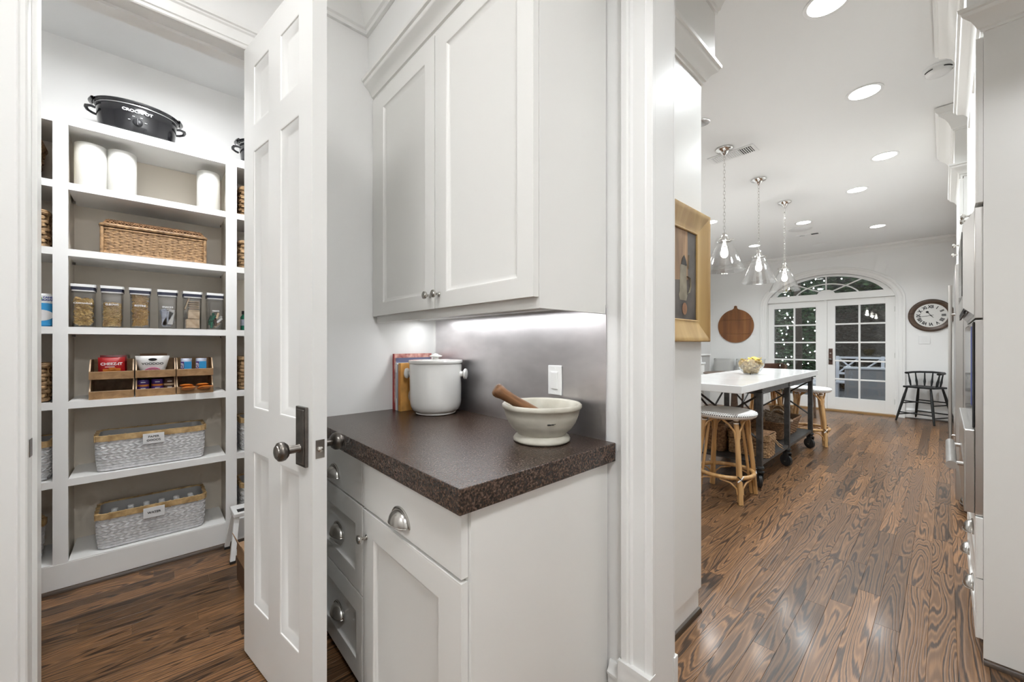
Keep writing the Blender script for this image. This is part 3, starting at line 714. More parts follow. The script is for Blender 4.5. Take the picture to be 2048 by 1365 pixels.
for t_, words, tx in ((wb1, ('PAPER', 'GOODS'), .000), (wb2, ('WATER',), .0)):
    B(tx - .045, tx + .045, -.1275, -.1245, .125, .182).build('name_tag', m_tag, t_, bev=.0008).rotation_euler = (0, 0, 0)
    for i, wd_ in enumerate(words):
        text('tag_writing', wd_, .0165, m_ink, t_, (tx, -.1282, .1535 + (.010 if len(words) > 1 else 0) - .020 * i), (R90, 0, 0), .0002, bold=.0003)
# water bottles in the lower bin
def bottle(label, loc):
    t = thing('water_bottle', label, 'bottle', loc, 0, 'water bottles in the WATER bin')
    MB().lathe([(0, 0), (.028, 0), (.031, .004), (.031, .045), (.029, .050), (.031, .055), (.031, .110), (.026, .128), (.014, .145), (.013, .150), (0, .150)], 16).build('bottle_body', m_water, t, smooth=50)
    MB().lathe([(.0145, .147), (.0145, .161), (.013, .163), (0, .163)], 14).build('cap', m_plastic, t, smooth=50)
    return t
b0 = None
for i in range(6):
    for j_ in range(2):
        loc = (-3.172 + .066 * j_, -.150 + .0668 * i, .1565)
        if b0 is None: b0 = bottle('clear plastic water bottle with white cap in the WATER bin', loc)
        else: dup(b0, None, loc)
# side bays
white_basket('white woven bin holding blue packs in the bay beside the door casing', (-3.140, -.565, .5635), .19, .105, .19)
white_basket('white woven bin on the bottom shelf beside the door casing', (-3.150, -.545, .1465), .105, .115, .20, .35)
for i, (dy, hh) in enumerate(((-.085, .215), (-.145, .20))):
    o = thing('blue_packet', 'deep blue packet standing %s in the white bin' % ('upright' if i == 0 else 'at the back'), 'packet', (-3.10 - .05 * i, -.47 + dy, .572), R90)
    B(-.035, .035, 0, .03, 0, hh).build('pack', m_blue2, o, bev=.006); B(-.02, .02, -.0008, .0, hh * .55, hh * .72).build('print', m_red, o)
o = thing('blue_packet', 'deep blue packet nearest the shelf stile in the white bin', 'packet', (-3.09, -.455, .572), R90); B(-.03, .03, 0, .03, 0, .225).build('pack', m_blue2, o, bev=.006); B(-.018, .018, -.0008, 0, .165, .185).build('print', m_red, o)
white_basket('white woven bin behind the open pantry door, middle height', (-3.140, .62, .5635), .185, .105, .20)
white_basket('white woven bin on the bottom shelf behind the pantry door', (-3.140, .62, .1465), .185, .105, .20)
def sea(label, loc, a, b, h, rz=R90, rows=9, fa=0):
    return basket('seagrass_basket', label, loc, rz, a, b, h, m_seagrass, m_lining, rows, 26, .006, .006, .03, .95, fa, fa, False, .004, 'tube', 'braided seagrass baskets', sub=3)
sea('braided seagrass basket on the fourth shelf up, beside the door casing', (-3.130, -.59, .957), .21, .10, .185)
sea('honey braided basket beside the door casing below the wicker one', (-3.130, -.59, 1.735), .21, .10, .175)
sea('flared wicker basket on the highest shelf beside the door casing', (-3.140, -.63, 2.072), .19, .09, .20, R90, 12, .03)
sea('braided basket behind the pantry door on the highest shelf', (-3.120, .62, 2.072), .195, .10, .175, R90, 12)
sea('braided basket behind the pantry door on the second highest shelf', (-3.120, .62, 1.735), .20, .10, .165)
sea('braided basket behind the pantry door at counter height', (-3.120, .62, .957), .20, .10, .20)
# wicker hamper with lid
hp = thing('lidded_hamper', 'rectangular wicker hamper with lid on the second shelf', 'hamper', (-3.145, .027, 1.7345), R90)
o = weave_mb(.220, .098, .018, .128, 17, 46, .0022, .0026, 1, z0=.012).build('woven_sides', m_wicker, hp, smooth=60); o['kind'] = 'stuff'
tray_mb(.215, .093, .016, .140).build('lining', m_lining, hp)
for z, rr_ in ((.007, .007), (.139, .006)): MB().tube([(x, y, z) for x, y, _, _ in rrect(.222, .100, .018, 60)], rr_, 6, True).build('border', m_wicker, hp, smooth=50)
for sx in (-1, 1):
    for sy in (-1, 1): MB().tube([(sx * .219, sy * .098, .004), (sx * .219, sy * .098, .145)], .008, 8).build('corner_post', m_wicker, hp, smooth=50)
MB().tube([(x, y, .158) for x, y, _, _ in rrect(.224, .103, .018, 70)], .0095, 7, True).build('lid_border', m_wicker, hp, smooth=50)
lw = MB()
for i in range(30):
    yy = -.098 + .196 * i / 29; pts = [(-.218 + .436 * k / 60, yy, .160 + .042 * max(0, 1 - (abs(yy) / .1) ** 2) ** .5 * min(1, (1 - abs(k / 30 - 1)) * 12 + .15) + .0022 * math.cos(PI * (k + i))) for k in range(61)]
    lw.tube(pts, .0034, 4)
o = lw.build('woven_lid', m_wickerdk, hp, smooth=60); o['kind'] = 'stuff'
MB().box(-.214, .214, -.094, .094, .148, .160).build('lid_board', m_lining, hp)
# paper towel rolls
for i, (y, rr_, lab) in enumerate(((-.237, .063, 'white paper towel roll against the shelf stile'), (-.117, .060, 'white paper towel roll standing second from the stile'), (.270, .058, 'lone white paper towel roll at the far end of the shelf'))):
    t = thing('paper_towel_roll', lab, 'paper towel', (-3.125, y, 2.0715), 0, 'paper towel rolls on the top shelf')
    MB().lathe([(.021, .001), (rr_ - .002, 0), (rr_, .003), (rr_, .246), (rr_ - .003, .249), (.021, .249)], 40).build('paper', m_paper, t, smooth=50)
    MB().lathe([(.021, 0.0), (.021, .248), (.019, .248), (.019, 0), (.021, 0)], 20).build('core', m_card, t, smooth=50)
# slow cooker
def cooker(name, label, loc, txt):
    t = thing(name, label, 'slow cooker', loc, R90)
    el = dict(sx=1, sy=.74)
    MB().lathe([(0, .012), (.150, .012), (.156, .018), (.164, .06), (.169, .115), (.172, .150), (.170, .153), (0, .153)], 56, **el).build('heating_base', m_black, t, smooth=50)
    for sx in (-1, 1):
        for sy in (-1, 1): MB().lathe([(.012, 0), (.014, .013)], 10, (sx * .11, sy * .07, 0)).build('foot', m_blackplastic, t)
    MB().lathe([(.168, .1535), (.1755, .1535), (.1765, .157), (.1755, .160), (.168, .160)], 56, **el).build('steel_band', m_greyband, t, smooth=50)
    MB().lathe([(.150, .1605), (.180, .1605), (.184, .165), (.186, .174), (.181, .178), (.170, .180), (0, .181)], 56, **el).build('stoneware_rim', m_black, t, smooth=50)
    MB().lathe([(.165, .1805), (.150, .188), (.09, .200), (0, .206)], 48, **el).build('glass_lid', m_shade, t, smooth=60)
    MB().lathe([(.010, .204), (.010, .212), (.024, .216), (.024, .222), (0, .224)], 20).build('lid_knob', m_blackplastic, t, smooth=50)
    for s_ in (-1, 1):
        MB().tube([(s_ * .168, -.045, .118), (s_ * .185, -.045, .122), (s_ * .203, -.028, .125), (s_ * .207, 0, .126), (s_ * .203, .028, .125), (s_ * .185, .045, .122), (s_ * .168, .045, .118)], .0085, 10, flat=.7).build('carry_handle', m_blackplastic, t, smooth=60)
        MB().lathe([(.186, .160), (.200, .166), (.196, .176), (.184, .177)], 10, sx=s_, sy=.74, a0=-.35, a1=.35).build('rim_grip', m_black, t, smooth=50)
    fy = -.168 * .74
    MB().lathe([(.021, fy + .008), (.021, fy - .004), (.018, fy - .007), (0, fy - .007)], 24, (0, 0, .066), 'y').build('dial', m_blackplastic, t, smooth=50)
    B(-.004, .004, fy - .016, fy - .007, .047, .085).build('dial_grip', m_blackplastic, t, bev=.002)
    if txt:
        text('lettering', txt, .020, m_white, t, (0, fy - .0050, .122), (R90 + .04, 0, 0), .0004, 1.15, bold=.0008)
        for dx, dz in ((-.034, .072), (-.016, .094), (.016, .094), (.034, .072)): B(dx - .005, dx + .005, fy - .004, fy - .0032, dz - .0012, dz + .0012).build('dial_mark', m_white, t)
    return t
cooker('slow_cooker', 'oval black slow cooker with dial on top of the shelving', (-3.150, -.052, 2.4135), 'CROCKPOT')
cooker('slow_cooker', 'second black slow cooker on top of the shelving, mostly behind the door', (-3.150, .606, 2.4135), None)
# clear food containers
jarY = [(-.3065, -.2135), (-.1995, -.1060), (-.0890, .0045), (.0275, .1210), (.1410, .2345), (.2530, .3430)]
names = [('CAMPANELLE', .011), ('ELBOWS', .013), ('ROTINI', .014), ('SNACKS', .013), (None, 0), ('TREATS', .010)]
jl = ['clear food container of campanelle pasta against the shelf stile', 'clear food container of small elbow macaroni', 'clear food container of rotini pasta', 'clear food container holding silver snack packets', 'clear food container of stacked square crackers', 'clear food container of green wrapped treats']
JD, JH_ = .115, .190
for (y0, y1), (wd_, sz), lab in zip(jarY, names, jl):
    w_ = (y1 - y0) / 2
    t = thing('food_container', lab, 'container', (-3.035, (y0 + y1) / 2, 1.337), R90, 'clear food containers on the middle shelf')
    mb = MB()
    n = 28; rings = []
    for a, z in ((w_ - .008, 0), (w_ - .0065, .003), (w_ - .0045, JH_ - .01), (w_ - .0045, JH_), (w_ - .0062, JH_), (w_ - .0082, .005)):
        rings.append([(x, y + JD / 2, z) for x, y, _, _ in rrect(a, JD / 2 - w_ + a, .010, n)])
    fs = []
    for i in range(5):
        for j_ in range(n): fs.append((i * n + j_, i * n + (j_ + 1) % n, (i + 1) * n + (j_ + 1) % n, (i + 1) * n + j_))
    fs += [list(range(n))[::-1], list(range(5 * n, 6 * n))]
    mb.add(sum(rings, []), fs).build('jar_body', m_jar, t, smooth=50)
    def ringbox(z0, z1, g): 
        q_ = MB(); pts = [(x, y + JD / 2) for x, y, _, _ in rrect(w_ - g, JD / 2 - g, .012, n)]; q_.prism(pts, z0, z1, 'z'); return q_
    ringbox(.1885, .1945, .004).build('lid_lip', m_plastic, t, smooth=40); ringbox(.1945, .2110, .0025).build('gasket', m_navy, t, smooth=40); ringbox(.2110, .2250, 0).build('lid', m_plastic, t, smooth=40)
    if wd_: text('lettering', wd_, sz, m_white, t, (0, -.0006 + .0045, .125 if wd_ != 'TREATS' else .115), (R90, 0, 0), .0002, bold=.0003)
rp = random.Random(3)
def in_jar(i, top, maker, name, label, m, count, rad):
    y0, y1 = jarY[i]; mb = MB()
    cy = (y0 + y1) / 2; hw = (y1 - y0) / 2 - .012 - rad
    for k in range(count):
        z = 1.3435 + rad + (top - 1.345 - rad) * (k + rp.random()) / count
        # most pieces lie against the faces one can see
        xx = -3.035 - .011 - rad - (JD - .022 - 2 * rad) * rp.random() ** 2.2
        yy = cy + hw * (2 * rp.random() - 1)
        mb.m = MX.Translation((xx, yy, z)) @ MX.Rotation(rp.random() * 6.28, 4, 'Z') @ MX.Rotation((rp.random() - .5) * 1.4, 4, 'Y') @ MX.Rotation(rp.random() * 6.28, 4, 'X')
        maker(mb)
    mb.m = MX.Identity(4)
    o = mb.build(name, m, smooth=60); tag(o, label, 'pasta', kind='stuff'); return o
def campanelle(mb):
    pts = [(-.012 + .024 * k / 5, .0025 * math.sin(k), .002 * math.cos(k * 1.3)) for k in range(6)]
    mb.tube(pts, [.0012, .0025, .0033, .004, .0052, .0062], 5)
def elbow(mb): mb.tube([(.0055 * math.cos(t), .0055 * math.sin(t), 0) for t in (0, .8, 1.6, 2.4)], .0021, 5)
def rotini(mb):
    for ph in (0, PI): mb.tube([(-.014 + .028 * k / 11, .0032 * math.cos(ph + k * .95), .0032 * math.sin(ph + k * .95)) for k in range(12)], .0019, 4)
in_jar(0, 1.487, campanelle, 'campanelle_pasta', 'pale campanelle pasta filling the container by the stile', m_pasta, 620, .010)
in_jar(1, 1.472, elbow, 'elbow_pasta', 'small elbow macaroni filling the second container', m_pasta, 1500, .004)
in_jar(2, 1.527, rotini, 'rotini_pasta', 'golden rotini pasta filling the third container', m_pasta2, 520, .011)
def loose(i, n, top, mk, name, label, cat, grp):
    y0, y1 = jarY[i]; cy = (y0 + y1) / 2
    for k in range(n):
        o = mk(k, cy, top)
        tag(o, label, cat, grp)
def snack(k, cy, top):
    o = MB().box(-.011, .011, -.0022, .0022, -.046, .046).build('snack_packet', m_silver if k % 3 else m_whitefoil, bev=.002)
    o.location = (-3.055 - .019 * (k % 5), cy + (-.022 + .0075 * ((k * 5) % 7)), 1.402 + .012 * ((k * 3) % 4)); o.rotation_euler = ((rp.random() - .5) * .7, 0, R90 + (rp.random() - .5) * .6); o.rotation_euler[0] = (-.55 + 1.1 * rp.random()); return o
def snack2(k, cy, top):
    t = MX.Translation((-3.050 - .021 * (k % 4), cy + (-.014 + .014 * (k % 3)), 1.344 + .052 + .010 * (k // 5))) @ MX.Rotation(-.5 + 1.0 * rp.random(), 4, 'X') @ MX.Rotation(R90, 4, 'Z')
    o = MB().box(-.012, .012, -.0025, .0025, -.044, .044).build('snack_packet', (m_silver, m_silver, m_whitefoil)[k % 3], bev=.002); o.matrix_world = t; return o
loose(3, 12, 1.466, snack2, 'snack_packet', 'silver blue snack packet in the SNACKS container', 'snack', 'snack packets in the clear container')
def cracker(k, cy, top):
    if k < 6: t = MX.Translation((-3.049 - .0135 * k, cy + .001, 1.344 + .027)) @ MX.Rotation(.02 * (k % 3), 4, 'X'); sz = (.003, .031, .026)
    elif k < 10: t = MX.Translation((-3.053 - .02 * (k - 6), cy + .006, 1.424)) @ MX.Rotation(.06 * (k - 7), 4, 'X'); sz = (.003, .027, .024)
    elif k < 15: t = MX.Translation((-3.095, cy + .007, 1.453 + .0125 * (k - 10))) @ MX.Rotation(.05 * (k % 2), 4, 'X'); sz = (.035, .025, .003)
    else: t = MX.Translation((-3.075 - .02 * (k - 15), cy - .026, 1.490)) @ MX.Rotation(-.20 - .04 * k % .1, 4, 'X'); sz = (.028, .003, .034)
    o = MB().box(-sz[0], sz[0], -sz[1], sz[1], -sz[2], sz[2]).build('cracker', m_cracker, bev=.001); o.matrix_world = t; return o
loose(4, 18, 1.53, cracker, 'cracker', 'pale square cracker in the fifth clear container', 'cracker', 'square crackers in the clear container')
def treat(k, cy, top):
    t = MX.Translation((-3.050 - .020 * (k % 4), cy + (-.020 + .010 * ((k * 3) % 5)), 1.366 + .011 * (k // 4) * 1.3)) @ MX.Rotation(-.9 + 1.0 * rp.random(), 4, 'X')
    o = MB().box(-.008, .008, -.006, .006, -.019, .019).build('wrapped_treat', (m_dkgreen, m_cracker, m_dkgreen, m_whitefoil, m_leather)[k % 5], bev=.002); o.matrix_world = t; return o
loose(5, 18, 1.45, treat, 'wrapped_treat', 'small wrapped treat in the container with green wrappers', 'candy', 'wrapped treats in the clear container')
# bamboo bins (two high, three wide)
def bin_(label, y0, y1, z):
    t = thing('bamboo_bin', label, 'bin', (-3.018, y0, z), R90, 'stacked bamboo snack bins')
    w_, d_, th = y1 - y0, .205, .0055
    pr = [(0.004, 0), (d_, 0), (d_, .104), (.060, .104), (.010, .0440), (0.004, .042)]
    for x in (0, w_ - th):
        MB().prism(pr, x, x + th, 'x').build('side_board', m_bin, t)
        MB().sweep([(x + th / 2, .0035, .043), (x + th / 2, .0095, .0448), (x + th / 2, .0595, .1045)], [(-th / 2, -.0008), (th / 2, -.0008), (th / 2, .0006), (-th / 2, .0006)], N=(0, -.7, .7)).build('side_edge', m_binedge, t)
    B(0, w_, 0, th, 0, .040).build('front_board', m_bin, t); B(0, w_, 0, th, .040, .0415).build('front_edge', m_binedge, t)
    B(th, w_ - th, d_ - th, d_, 0, .104).build('back_board', m_bin, t); B(th, w_ - th, th, d_ - th, 0, .005).build('bottom_board', m_bin, t)
    return t
by = [(-.238, -.067), (-.061, .109), (.113, .284)]
bl = [('upper bamboo bin with red cracker bags', 'lower bamboo bin with flat white paper'), ('upper bamboo bin with a white chip bag', 'lower bamboo bin with purple cans'), ('upper bamboo bin with blue snack bars', 'lower bamboo bin with orange packets')]
for (a, b_), (lu, lo) in zip(by, bl):
    bin_(lo, a, b_, .9555); bin_(lu, a, b_, .9555 + .1045)
def pouch(name, label, loc, w_, h, dp, m, tilt=.12, rz=0, cat='snack bag', tap=0):
    t = thing(name, label, cat, loc, R90 + rz); t.rotation_euler = (tilt, 0, R90 + rz)
    n = 8; vs = []; fs = []
    for i in range(n + 1):
        s_ = i / n; z = h * s_; b_ = dp * math.sin(PI * s_) ** .6; ww = w_ * (1 + tap * s_)
        for k in range(9):
            u = -1 + 2 * k / 8; bb = b_ * (1 - u ** 4) / 2; vs.append((ww / 2 * u, -bb, z))
        for k in range(9):
            u = 1 - 2 * k / 8; bb = b_ * (1 - u ** 4) / 2; vs.append((ww / 2 * u, bb + .0006, z))
    for i in range(n):
        for k in range(18): fs.append((i * 18 + k, i * 18 + (k + 1) % 18, (i + 1) * 18 + (k + 1) % 18, (i + 1) * 18 + k))
    fs += [list(range(18))[::-1], list(range(n * 18, n * 18 + 18))]
    MB().add(vs, fs).build('pouch', m, t, smooth=60); return t
bz = .9555 + .1045 + .006
t = pouch('cracker_bag', 'red cracker bag with white lettering in the bamboo bin', (-3.066, -.155, bz), .103, .112, .030, m_red, .16)
text('lettering', 'CHEEZ-IT', .020, m_white, t, (0, -.0168, .078), (R90, 0, 0), .0003, .98, bold=.0006)
B(-.025, .012, -.0172, -.0165, .061, .064).build('slogan', m_white, t)
q_ = MB()
for dx, dz in ((-.020, .043), (.002, .050), (.022, .046), (.008, .038), (-.006, .036)): q_.box(dx - .013, dx + .013, -.0185, -.016, dz - .006, dz + .008)
q_.build('printed_crackers', m_orange, t)
pouch('cracker_bag', 'darker red cracker bag behind the lettered one', (-3.100, -.150, bz), .103, .122, .024, m_darkred, .10)
pouch('cracker_bag', 'red cracker bag at the back of the bin', (-3.135, -.150, bz), .103, .118, .024, m_red, .06)
t = pouch('chip_bag', 'white chip bag with magenta swirl in the bamboo bin', (-3.062, .010, bz), .095, .118, .034, m_whitefoil, .20, 0, 'snack bag', .55)
text('lettering', 'VOODOO', .018, m_ink, t, (0, -.0186, .076), (R90, 0, 0), .0003, 1.1, bold=.0003)
q_ = MB().ball((0, -.0165, .100), .019, 12, 1, .06, .42); q_.build('black_badge', m_ink, t, smooth=50)
for k in range(3): MB().tube([((.036 - .011 * k) * math.cos(a * PI / 9), -.0195, .026 + (.026 - .008 * k) * math.sin(a * PI / 9)) for a in range(18)], .0028 - .0004 * k, 5, True).build('printed_swirl', m_pink, t, smooth=50)
pouch('snack_bag', 'brown snack bag behind the white chip bag', (-3.125, .015, bz), .118, .128, .02, m_brown, .04)
for i, y in enumerate((.158, .228)):
    t = pouch('snack_bar', 'blue snack bar pouch in the bamboo bin, %s' % ('next to the chip bag bin' if i == 0 else 'on the door side'), (-3.060, y, bz), .052, .098, .018, m_silver, .14, .0)
    B(-.010, .024, -.0100, -.0090, .030, .080).build('blue_print', m_blue, t); B(-.025, -.011, -.0094, -.0084, .030, .080).build('purple_print', m_purple, t)
    text('lettering', 'CLIF', .016, m_white, t, (-.018, -.0098, .056), (R90, -R90, 0), .0002, 1.0, bold=.0003)
bz = .9555 + .006
for i, (y, m) in enumerate(((-.030, m_purple), (.030, m_purple), (.083, m_leather))):
    t = thing('snack_can', ['purple can at the outer board of its bamboo bin', 'purple can standing next to the brown can', 'brown can beside the purple cans'][i], 'can', (-3.072 - .004 * i, y, bz), R90)
    r_ = .0265
    MB().lathe([(0, 0), (r_ - .002, 0), (r_, .003), (r_, .044), (r_ - .0015, .047)], 28).build('lower_label', m, t, smooth=50)
    MB().lathe([(r_ - .0005, .047), (r_ - .0005, .057)], 28).build('orange_band', m_orange if i < 2 else m_cracker, t, smooth=50)
    MB().lathe([(r_ - .0015, .057), (r_, .059), (r_, .083), (r_ - .002, .086), (0, .086)], 28).build('upper_label', m, t, smooth=50)
    for z in (.022, .036, .070): B(-.010, .010, -r_ - .0006, -r_ + .003, z - .002, z + .002).build('print_line', m_whitefoil, t)
for i, (y, x, rz) in enumerate(((.160, -3.075, .1), (.170, -3.11, -.2), (.228, -3.08, .3), (.232, -3.115, 0))):
    t = pouch('orange_packet', 'orange packet lying in the lower bamboo bin', (x, y, bz + .012 + .010 * (i % 2)), .062, .085, .020, m_orange, R90 - .2, rz, 'packet'); t['group'] = 'orange packets in the bamboo bin'
    t.location = (x + .035, y, bz + .018 + .012 * (i % 2))
for i in range(3):
    o = B(-.055, .055, -.06, .06, 0, .0012).build('paper_sheet', m_whitefoil); o.location = (-3.10 - .01 * i, -.165 + .012 * i, bz + .014 + .004 * i); o.rotation_euler = (.0, -.10, .12 * i)
    tag(o, ['lowest white paper sheet in the lower bamboo bin', 'middle white paper sheet in the lower bamboo bin', 'topmost white paper sheet in the lower bamboo bin'][i], 'paper', 'papers in the bamboo bin')
# sugar pack in the side bay
t = thing('sugar_pack', 'blue and white cane sugar pack beside the door casing', 'pack', (-3.035, -.60, 1.3375), R90)
B(-.15, .235, 0, .11, 0, .160).build('wrapper', m_blue, t, bev=.012, seg=3); B(-.151, .236, -.001, .111, .108, .165).build('upper_wrapper', m_white, t, bev=.012, seg=3)
MB().lathe([(.024, -.0022), (0, -.0022)], 28, (.178, 0, .138), 'y', 1.0, .9).build('green_leaf_logo', m_green, t)
text('lettering', 'CANE\nSUGAR', .0125, m_blue2, t, (.221, -.0018, .138), (R90, 0, 0), .0003, bold=.0005)
MB().lathe([(.035, -.0015), (0, -.0015)], 24, (.195, 0, .055), 'y', 1.3, .8).build('printed_bowl', m_whitefoil, t)
# jars behind the door
for i, y in enumerate((.47, .56)):
    t = thing('sauce_jar', 'dark lidded green jar %s the pantry door edge' % ('nearest' if i == 0 else 'farther behind'), 'jar', (-3.08, y, 1.3375), 0, 'green jars behind the door')
    MB().lathe([(0, 0), (.038, 0), (.040, .005), (.040, .085), (.030, .100), (.030, .105), (0, .105)], 24).build('glass_body', m_dkgreen, t, smooth=50); MB().lathe([(.033, .104), (.033, .125), (0, .126)], 20).build('cap', m_blackplastic, t, smooth=50)
    MB().lathe([(.0405, .03), (.0405, .07)], 24).build('jar_label', m_silver, t, smooth=50)
# step stool and box half behind the door
t = thing('step_stool', 'white folding step stool on the pantry floor behind the door', 'step stool', (-2.825, .475, 0), R90)
for sx in (-1, 1):
    MB().hexa([(sx * .13 - .012, -.10, .012), (sx * .13 + .012, -.10, .012), (sx * .13 + .012, -.075, .012), (sx * .13 - .012, -.075, .012)], [(sx * .10 - .012, -.030, .235), (sx * .10 + .012, -.030, .235), (sx * .10 + .012, -.005, .235), (sx * .10 - .012, -.005, .235)]).build('leg', m_plastic, t)
    MB().hexa([(sx * .13 - .012, .12, .012), (sx * .13 + .012, .12, .012), (sx * .13 + .012, .145, .012), (sx * .13 - .012, .145, .012)], [(sx * .10 - .012, .075, .235), (sx * .10 + .012, .075, .235), (sx * .10 + .012, .10, .235), (sx * .10 - .012, .10, .235)]).build('leg', m_plastic, t)
    for y in (-.088, .132): B(sx * .13 - .014, sx * .13 + .014, y - .016, y + .016, 0, .014).build('rubber_foot', m_blackmetal, t)
B(-.118, .118, -.045, .115, .235, .258).build('tread', m_plastic, t, bev=.004); B(-.125, .125, -.085, -.060, .035, .060).build('cross_bar', m_plastic, t)
B(-.095, -.02, -.02, .03, .2582, .2592).build('hand_slot', m_blackmetal, t)
t = thing('cardboard_box', 'opened cardboard box on the pantry floor by the door edge', 'box', (-2.44, .345, 0), .05)
B(-.10, .10, 0, .25, 0, .115).build('box_body', m_brown, t); B(-.10, .10, .0, .25, .115, .19).build('box_top', m_card, t)
MB().hexa([(-.10, 0, .19), (.10, 0, .19), (.10, .003, .19), (-.10, .003, .19)], [(-.10, -.022, .25), (.10, -.022, .25), (.10, -.019, .25), (-.10, -.019, .25)]).build('flap', m_card, t)
# ---------------------------------------------------------------- tall cabinet inside the kitchen with the painting
XP = -.773
pc = thing('tall_cabinet', 'tall white cabinet end with crown, painting hung on it', 'cabinet')
B(-1.45, XP, YK + .03, 1.913, .105, 2.556).build('cabinet_body', m_cab, pc)
B(-1.45, XP - .006, YK + .03, 1.896, .001, .105).build('toe_board', m_cab, pc)
MB().sweep([(XP, YK + .03, 2.470), (XP, 1.913, 2.470), (-1.45, 1.913, 2.470)][::-1], CABCROWN).build('cabinet_crown', m_cab, pc, smooth=35)
B(-1.45, XP + .045, YK + .005, 1.958, 2.557, 2.967).build('frieze_box', m_cab, pc)
MB().sweep([(XP + .045, YK + .005, 2.80), (XP + .045, 1.958, 2.80), (-1.45, 1.958, 2.80)][::-1], crown(.8, (2.966 - 2.80) / .16)).build('ceiling_crown', m_cab, pc, smooth=35)
MB().sweep([(XP - .006, YK + .03, 0), (XP - .006, 1.896, 0)][::-1], [(0, 0), (.018, 0), (.016, .010), (.010, .017), (0, .019)]).build('shoe_moulding', m_shoe, pc, smooth=35)
# painting: local x = world +Y (along the wall), faces +X
pt = thing('framed_painting', 'gilded wood frame with a dark still life of tankard and egg', 'painting', (XP + .0015, 1.676, 1.551), R90)
FW, FH, RW = .258, .292, .098
path = [(-FW, 0, -FH), (FW, 0, -FH), (FW, 0, FH), (-FW, 0, FH)]
prof = [(0, 0), (0, .030), (.004, .034), (.010, .034), (.022, .030), (.048, .022), (.074, .015), (.090, .012), (.094, .014), (.098, .012), (.098, 0)]
for i in range(4):
    a, b_ = V(path[i]), V(path[(i + 1) % 4]); d_ = (b_ - a).normalized(); n_ = V((0, -1, 0)).cross(d_); mb = MB()
    vs = [a + d_ * p + n_ * p + V((0, -1, 0)) * h for p, h in prof] + [b_ - d_ * p + n_ * p + V((0, -1, 0)) * h for p, h in prof]; k = len(prof)
    mb.add(vs, [(j, j + 1, k + j + 1, k + j) for j in range(k - 1)] + [list(range(k)), list(range(k, 2 * k))[::-1]]); mb.build('frame_side', m_gold, pt, smooth=40)
m_canvas = mat('umber_canvas', (.075, .066, .058), .5, var=.35, vs=7, c2=(.15, .13, .115)); m_drape = mat('ochre_paint', (.26, .15, .075), .5, var=.4, vs=5, stretch=(6, 1, .6), c2=(.46, .28, .15))
m_pewt = mat('painted_pewter', (.22, .19, .135), .5, var=.35, vs=9, c2=(.40, .345, .25)); m_egg = mat('painted_egg', (.34, .17, .085), .5, var=.25, vs=14); m_dkpt = mat('painted_shadow', (.035, .028, .022), .5)
iw, ih = FW - RW + .004, FH - RW + .004
B(-iw, iw, -.006, -.001, -ih, ih).build('canvas', m_canvas, pt)
MB().prism([(-iw, ih), (.072, ih), (.078, -.02), (.060, -.02), (-.05, -.03), (-iw, -.03)], -.0064, -.006).build('painted_drape', m_drape, pt)
MB().prism([(-.012, -.090), (-.004, -.112), (.060, -.112), (.072, -.088), (.066, -.075), (.060, .030), (.070, .042), (.004, .042), (.0, .030), (-.004, -.075)], -.0069, -.0064).build('painted_tankard', m_pewt, pt)
MB().prism([(.008, .042), (.066, .042), (.058, .062), (.046, .078), (.037, .086), (.028, .078), (.016, .062)], -.0074, -.0069).build('painted_lid', m_dkpt, pt)
MB().tube([(.062, -.0070, -.005), (.094, -.0070, -.012), (.100, -.0070, -.045), (.084, -.0070, -.075), (.064, -.0070, -.08)], .0055, 6, flat=.1).build('painted_handle', m_pewt, pt, smooth=50)
MB().tube([(.078, -.0070, .03), (.082, -.0070, .09)], .004, 6, flat=.1).build('painted_thumbpiece', m_pewt, pt)
MB().lathe([(.023, -.0068), (.023, -.0072), (0, -.0074)], 24, (.044, 0, -.148), 'y', 1, 1.15).build('painted_egg', m_egg, pt)

# ---------------------------------------------------------------- oven tower
TX, TY0, TY1 = .103, 2.407, 3.27
ot = thing('oven_tower', 'tall white oven cabinet with crown moulding beside the opening', 'cabinet')
B(TX, .795, TY0, TY0 + .02, .001, 2.556).build('end_panel', m_cab, ot)
B(TX + .002, .795, TY0 + .0205, TY1, .09, 2.556).build('cabinet_body', m_cab, ot)
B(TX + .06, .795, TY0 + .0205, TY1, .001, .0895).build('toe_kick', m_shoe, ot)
MB().sweep([(.795, TY0, 2.470), (TX, TY0, 2.470), (TX, TY1, 2.470), (.795, TY1, 2.470)], CABCROWN).build('cabinet_crown', m_cab, ot, smooth=35)
B(TX - .045, .795, TY0 - .045, TY1 + .045, 2.557, 2.967).build('frieze_box', m_cab, ot)
MB().sweep([(.795, TY0 - .045, 2.80), (TX - .045, TY0 - .045, 2.80), (TX - .045, TY1 + .045, 2.80), (.795, TY1 + .045, 2.80)], crown(.8, .166 / .16)).build('ceiling_crown', m_cab, ot, smooth=35)
MB().sweep([(.795, TY0, 0), (TX, TY0, 0)], [(0, 0), (.018, 0), (.016, .010), (.010, .017), (0, .019)]).build('shoe_moulding', m_shoe, ot, smooth=35)
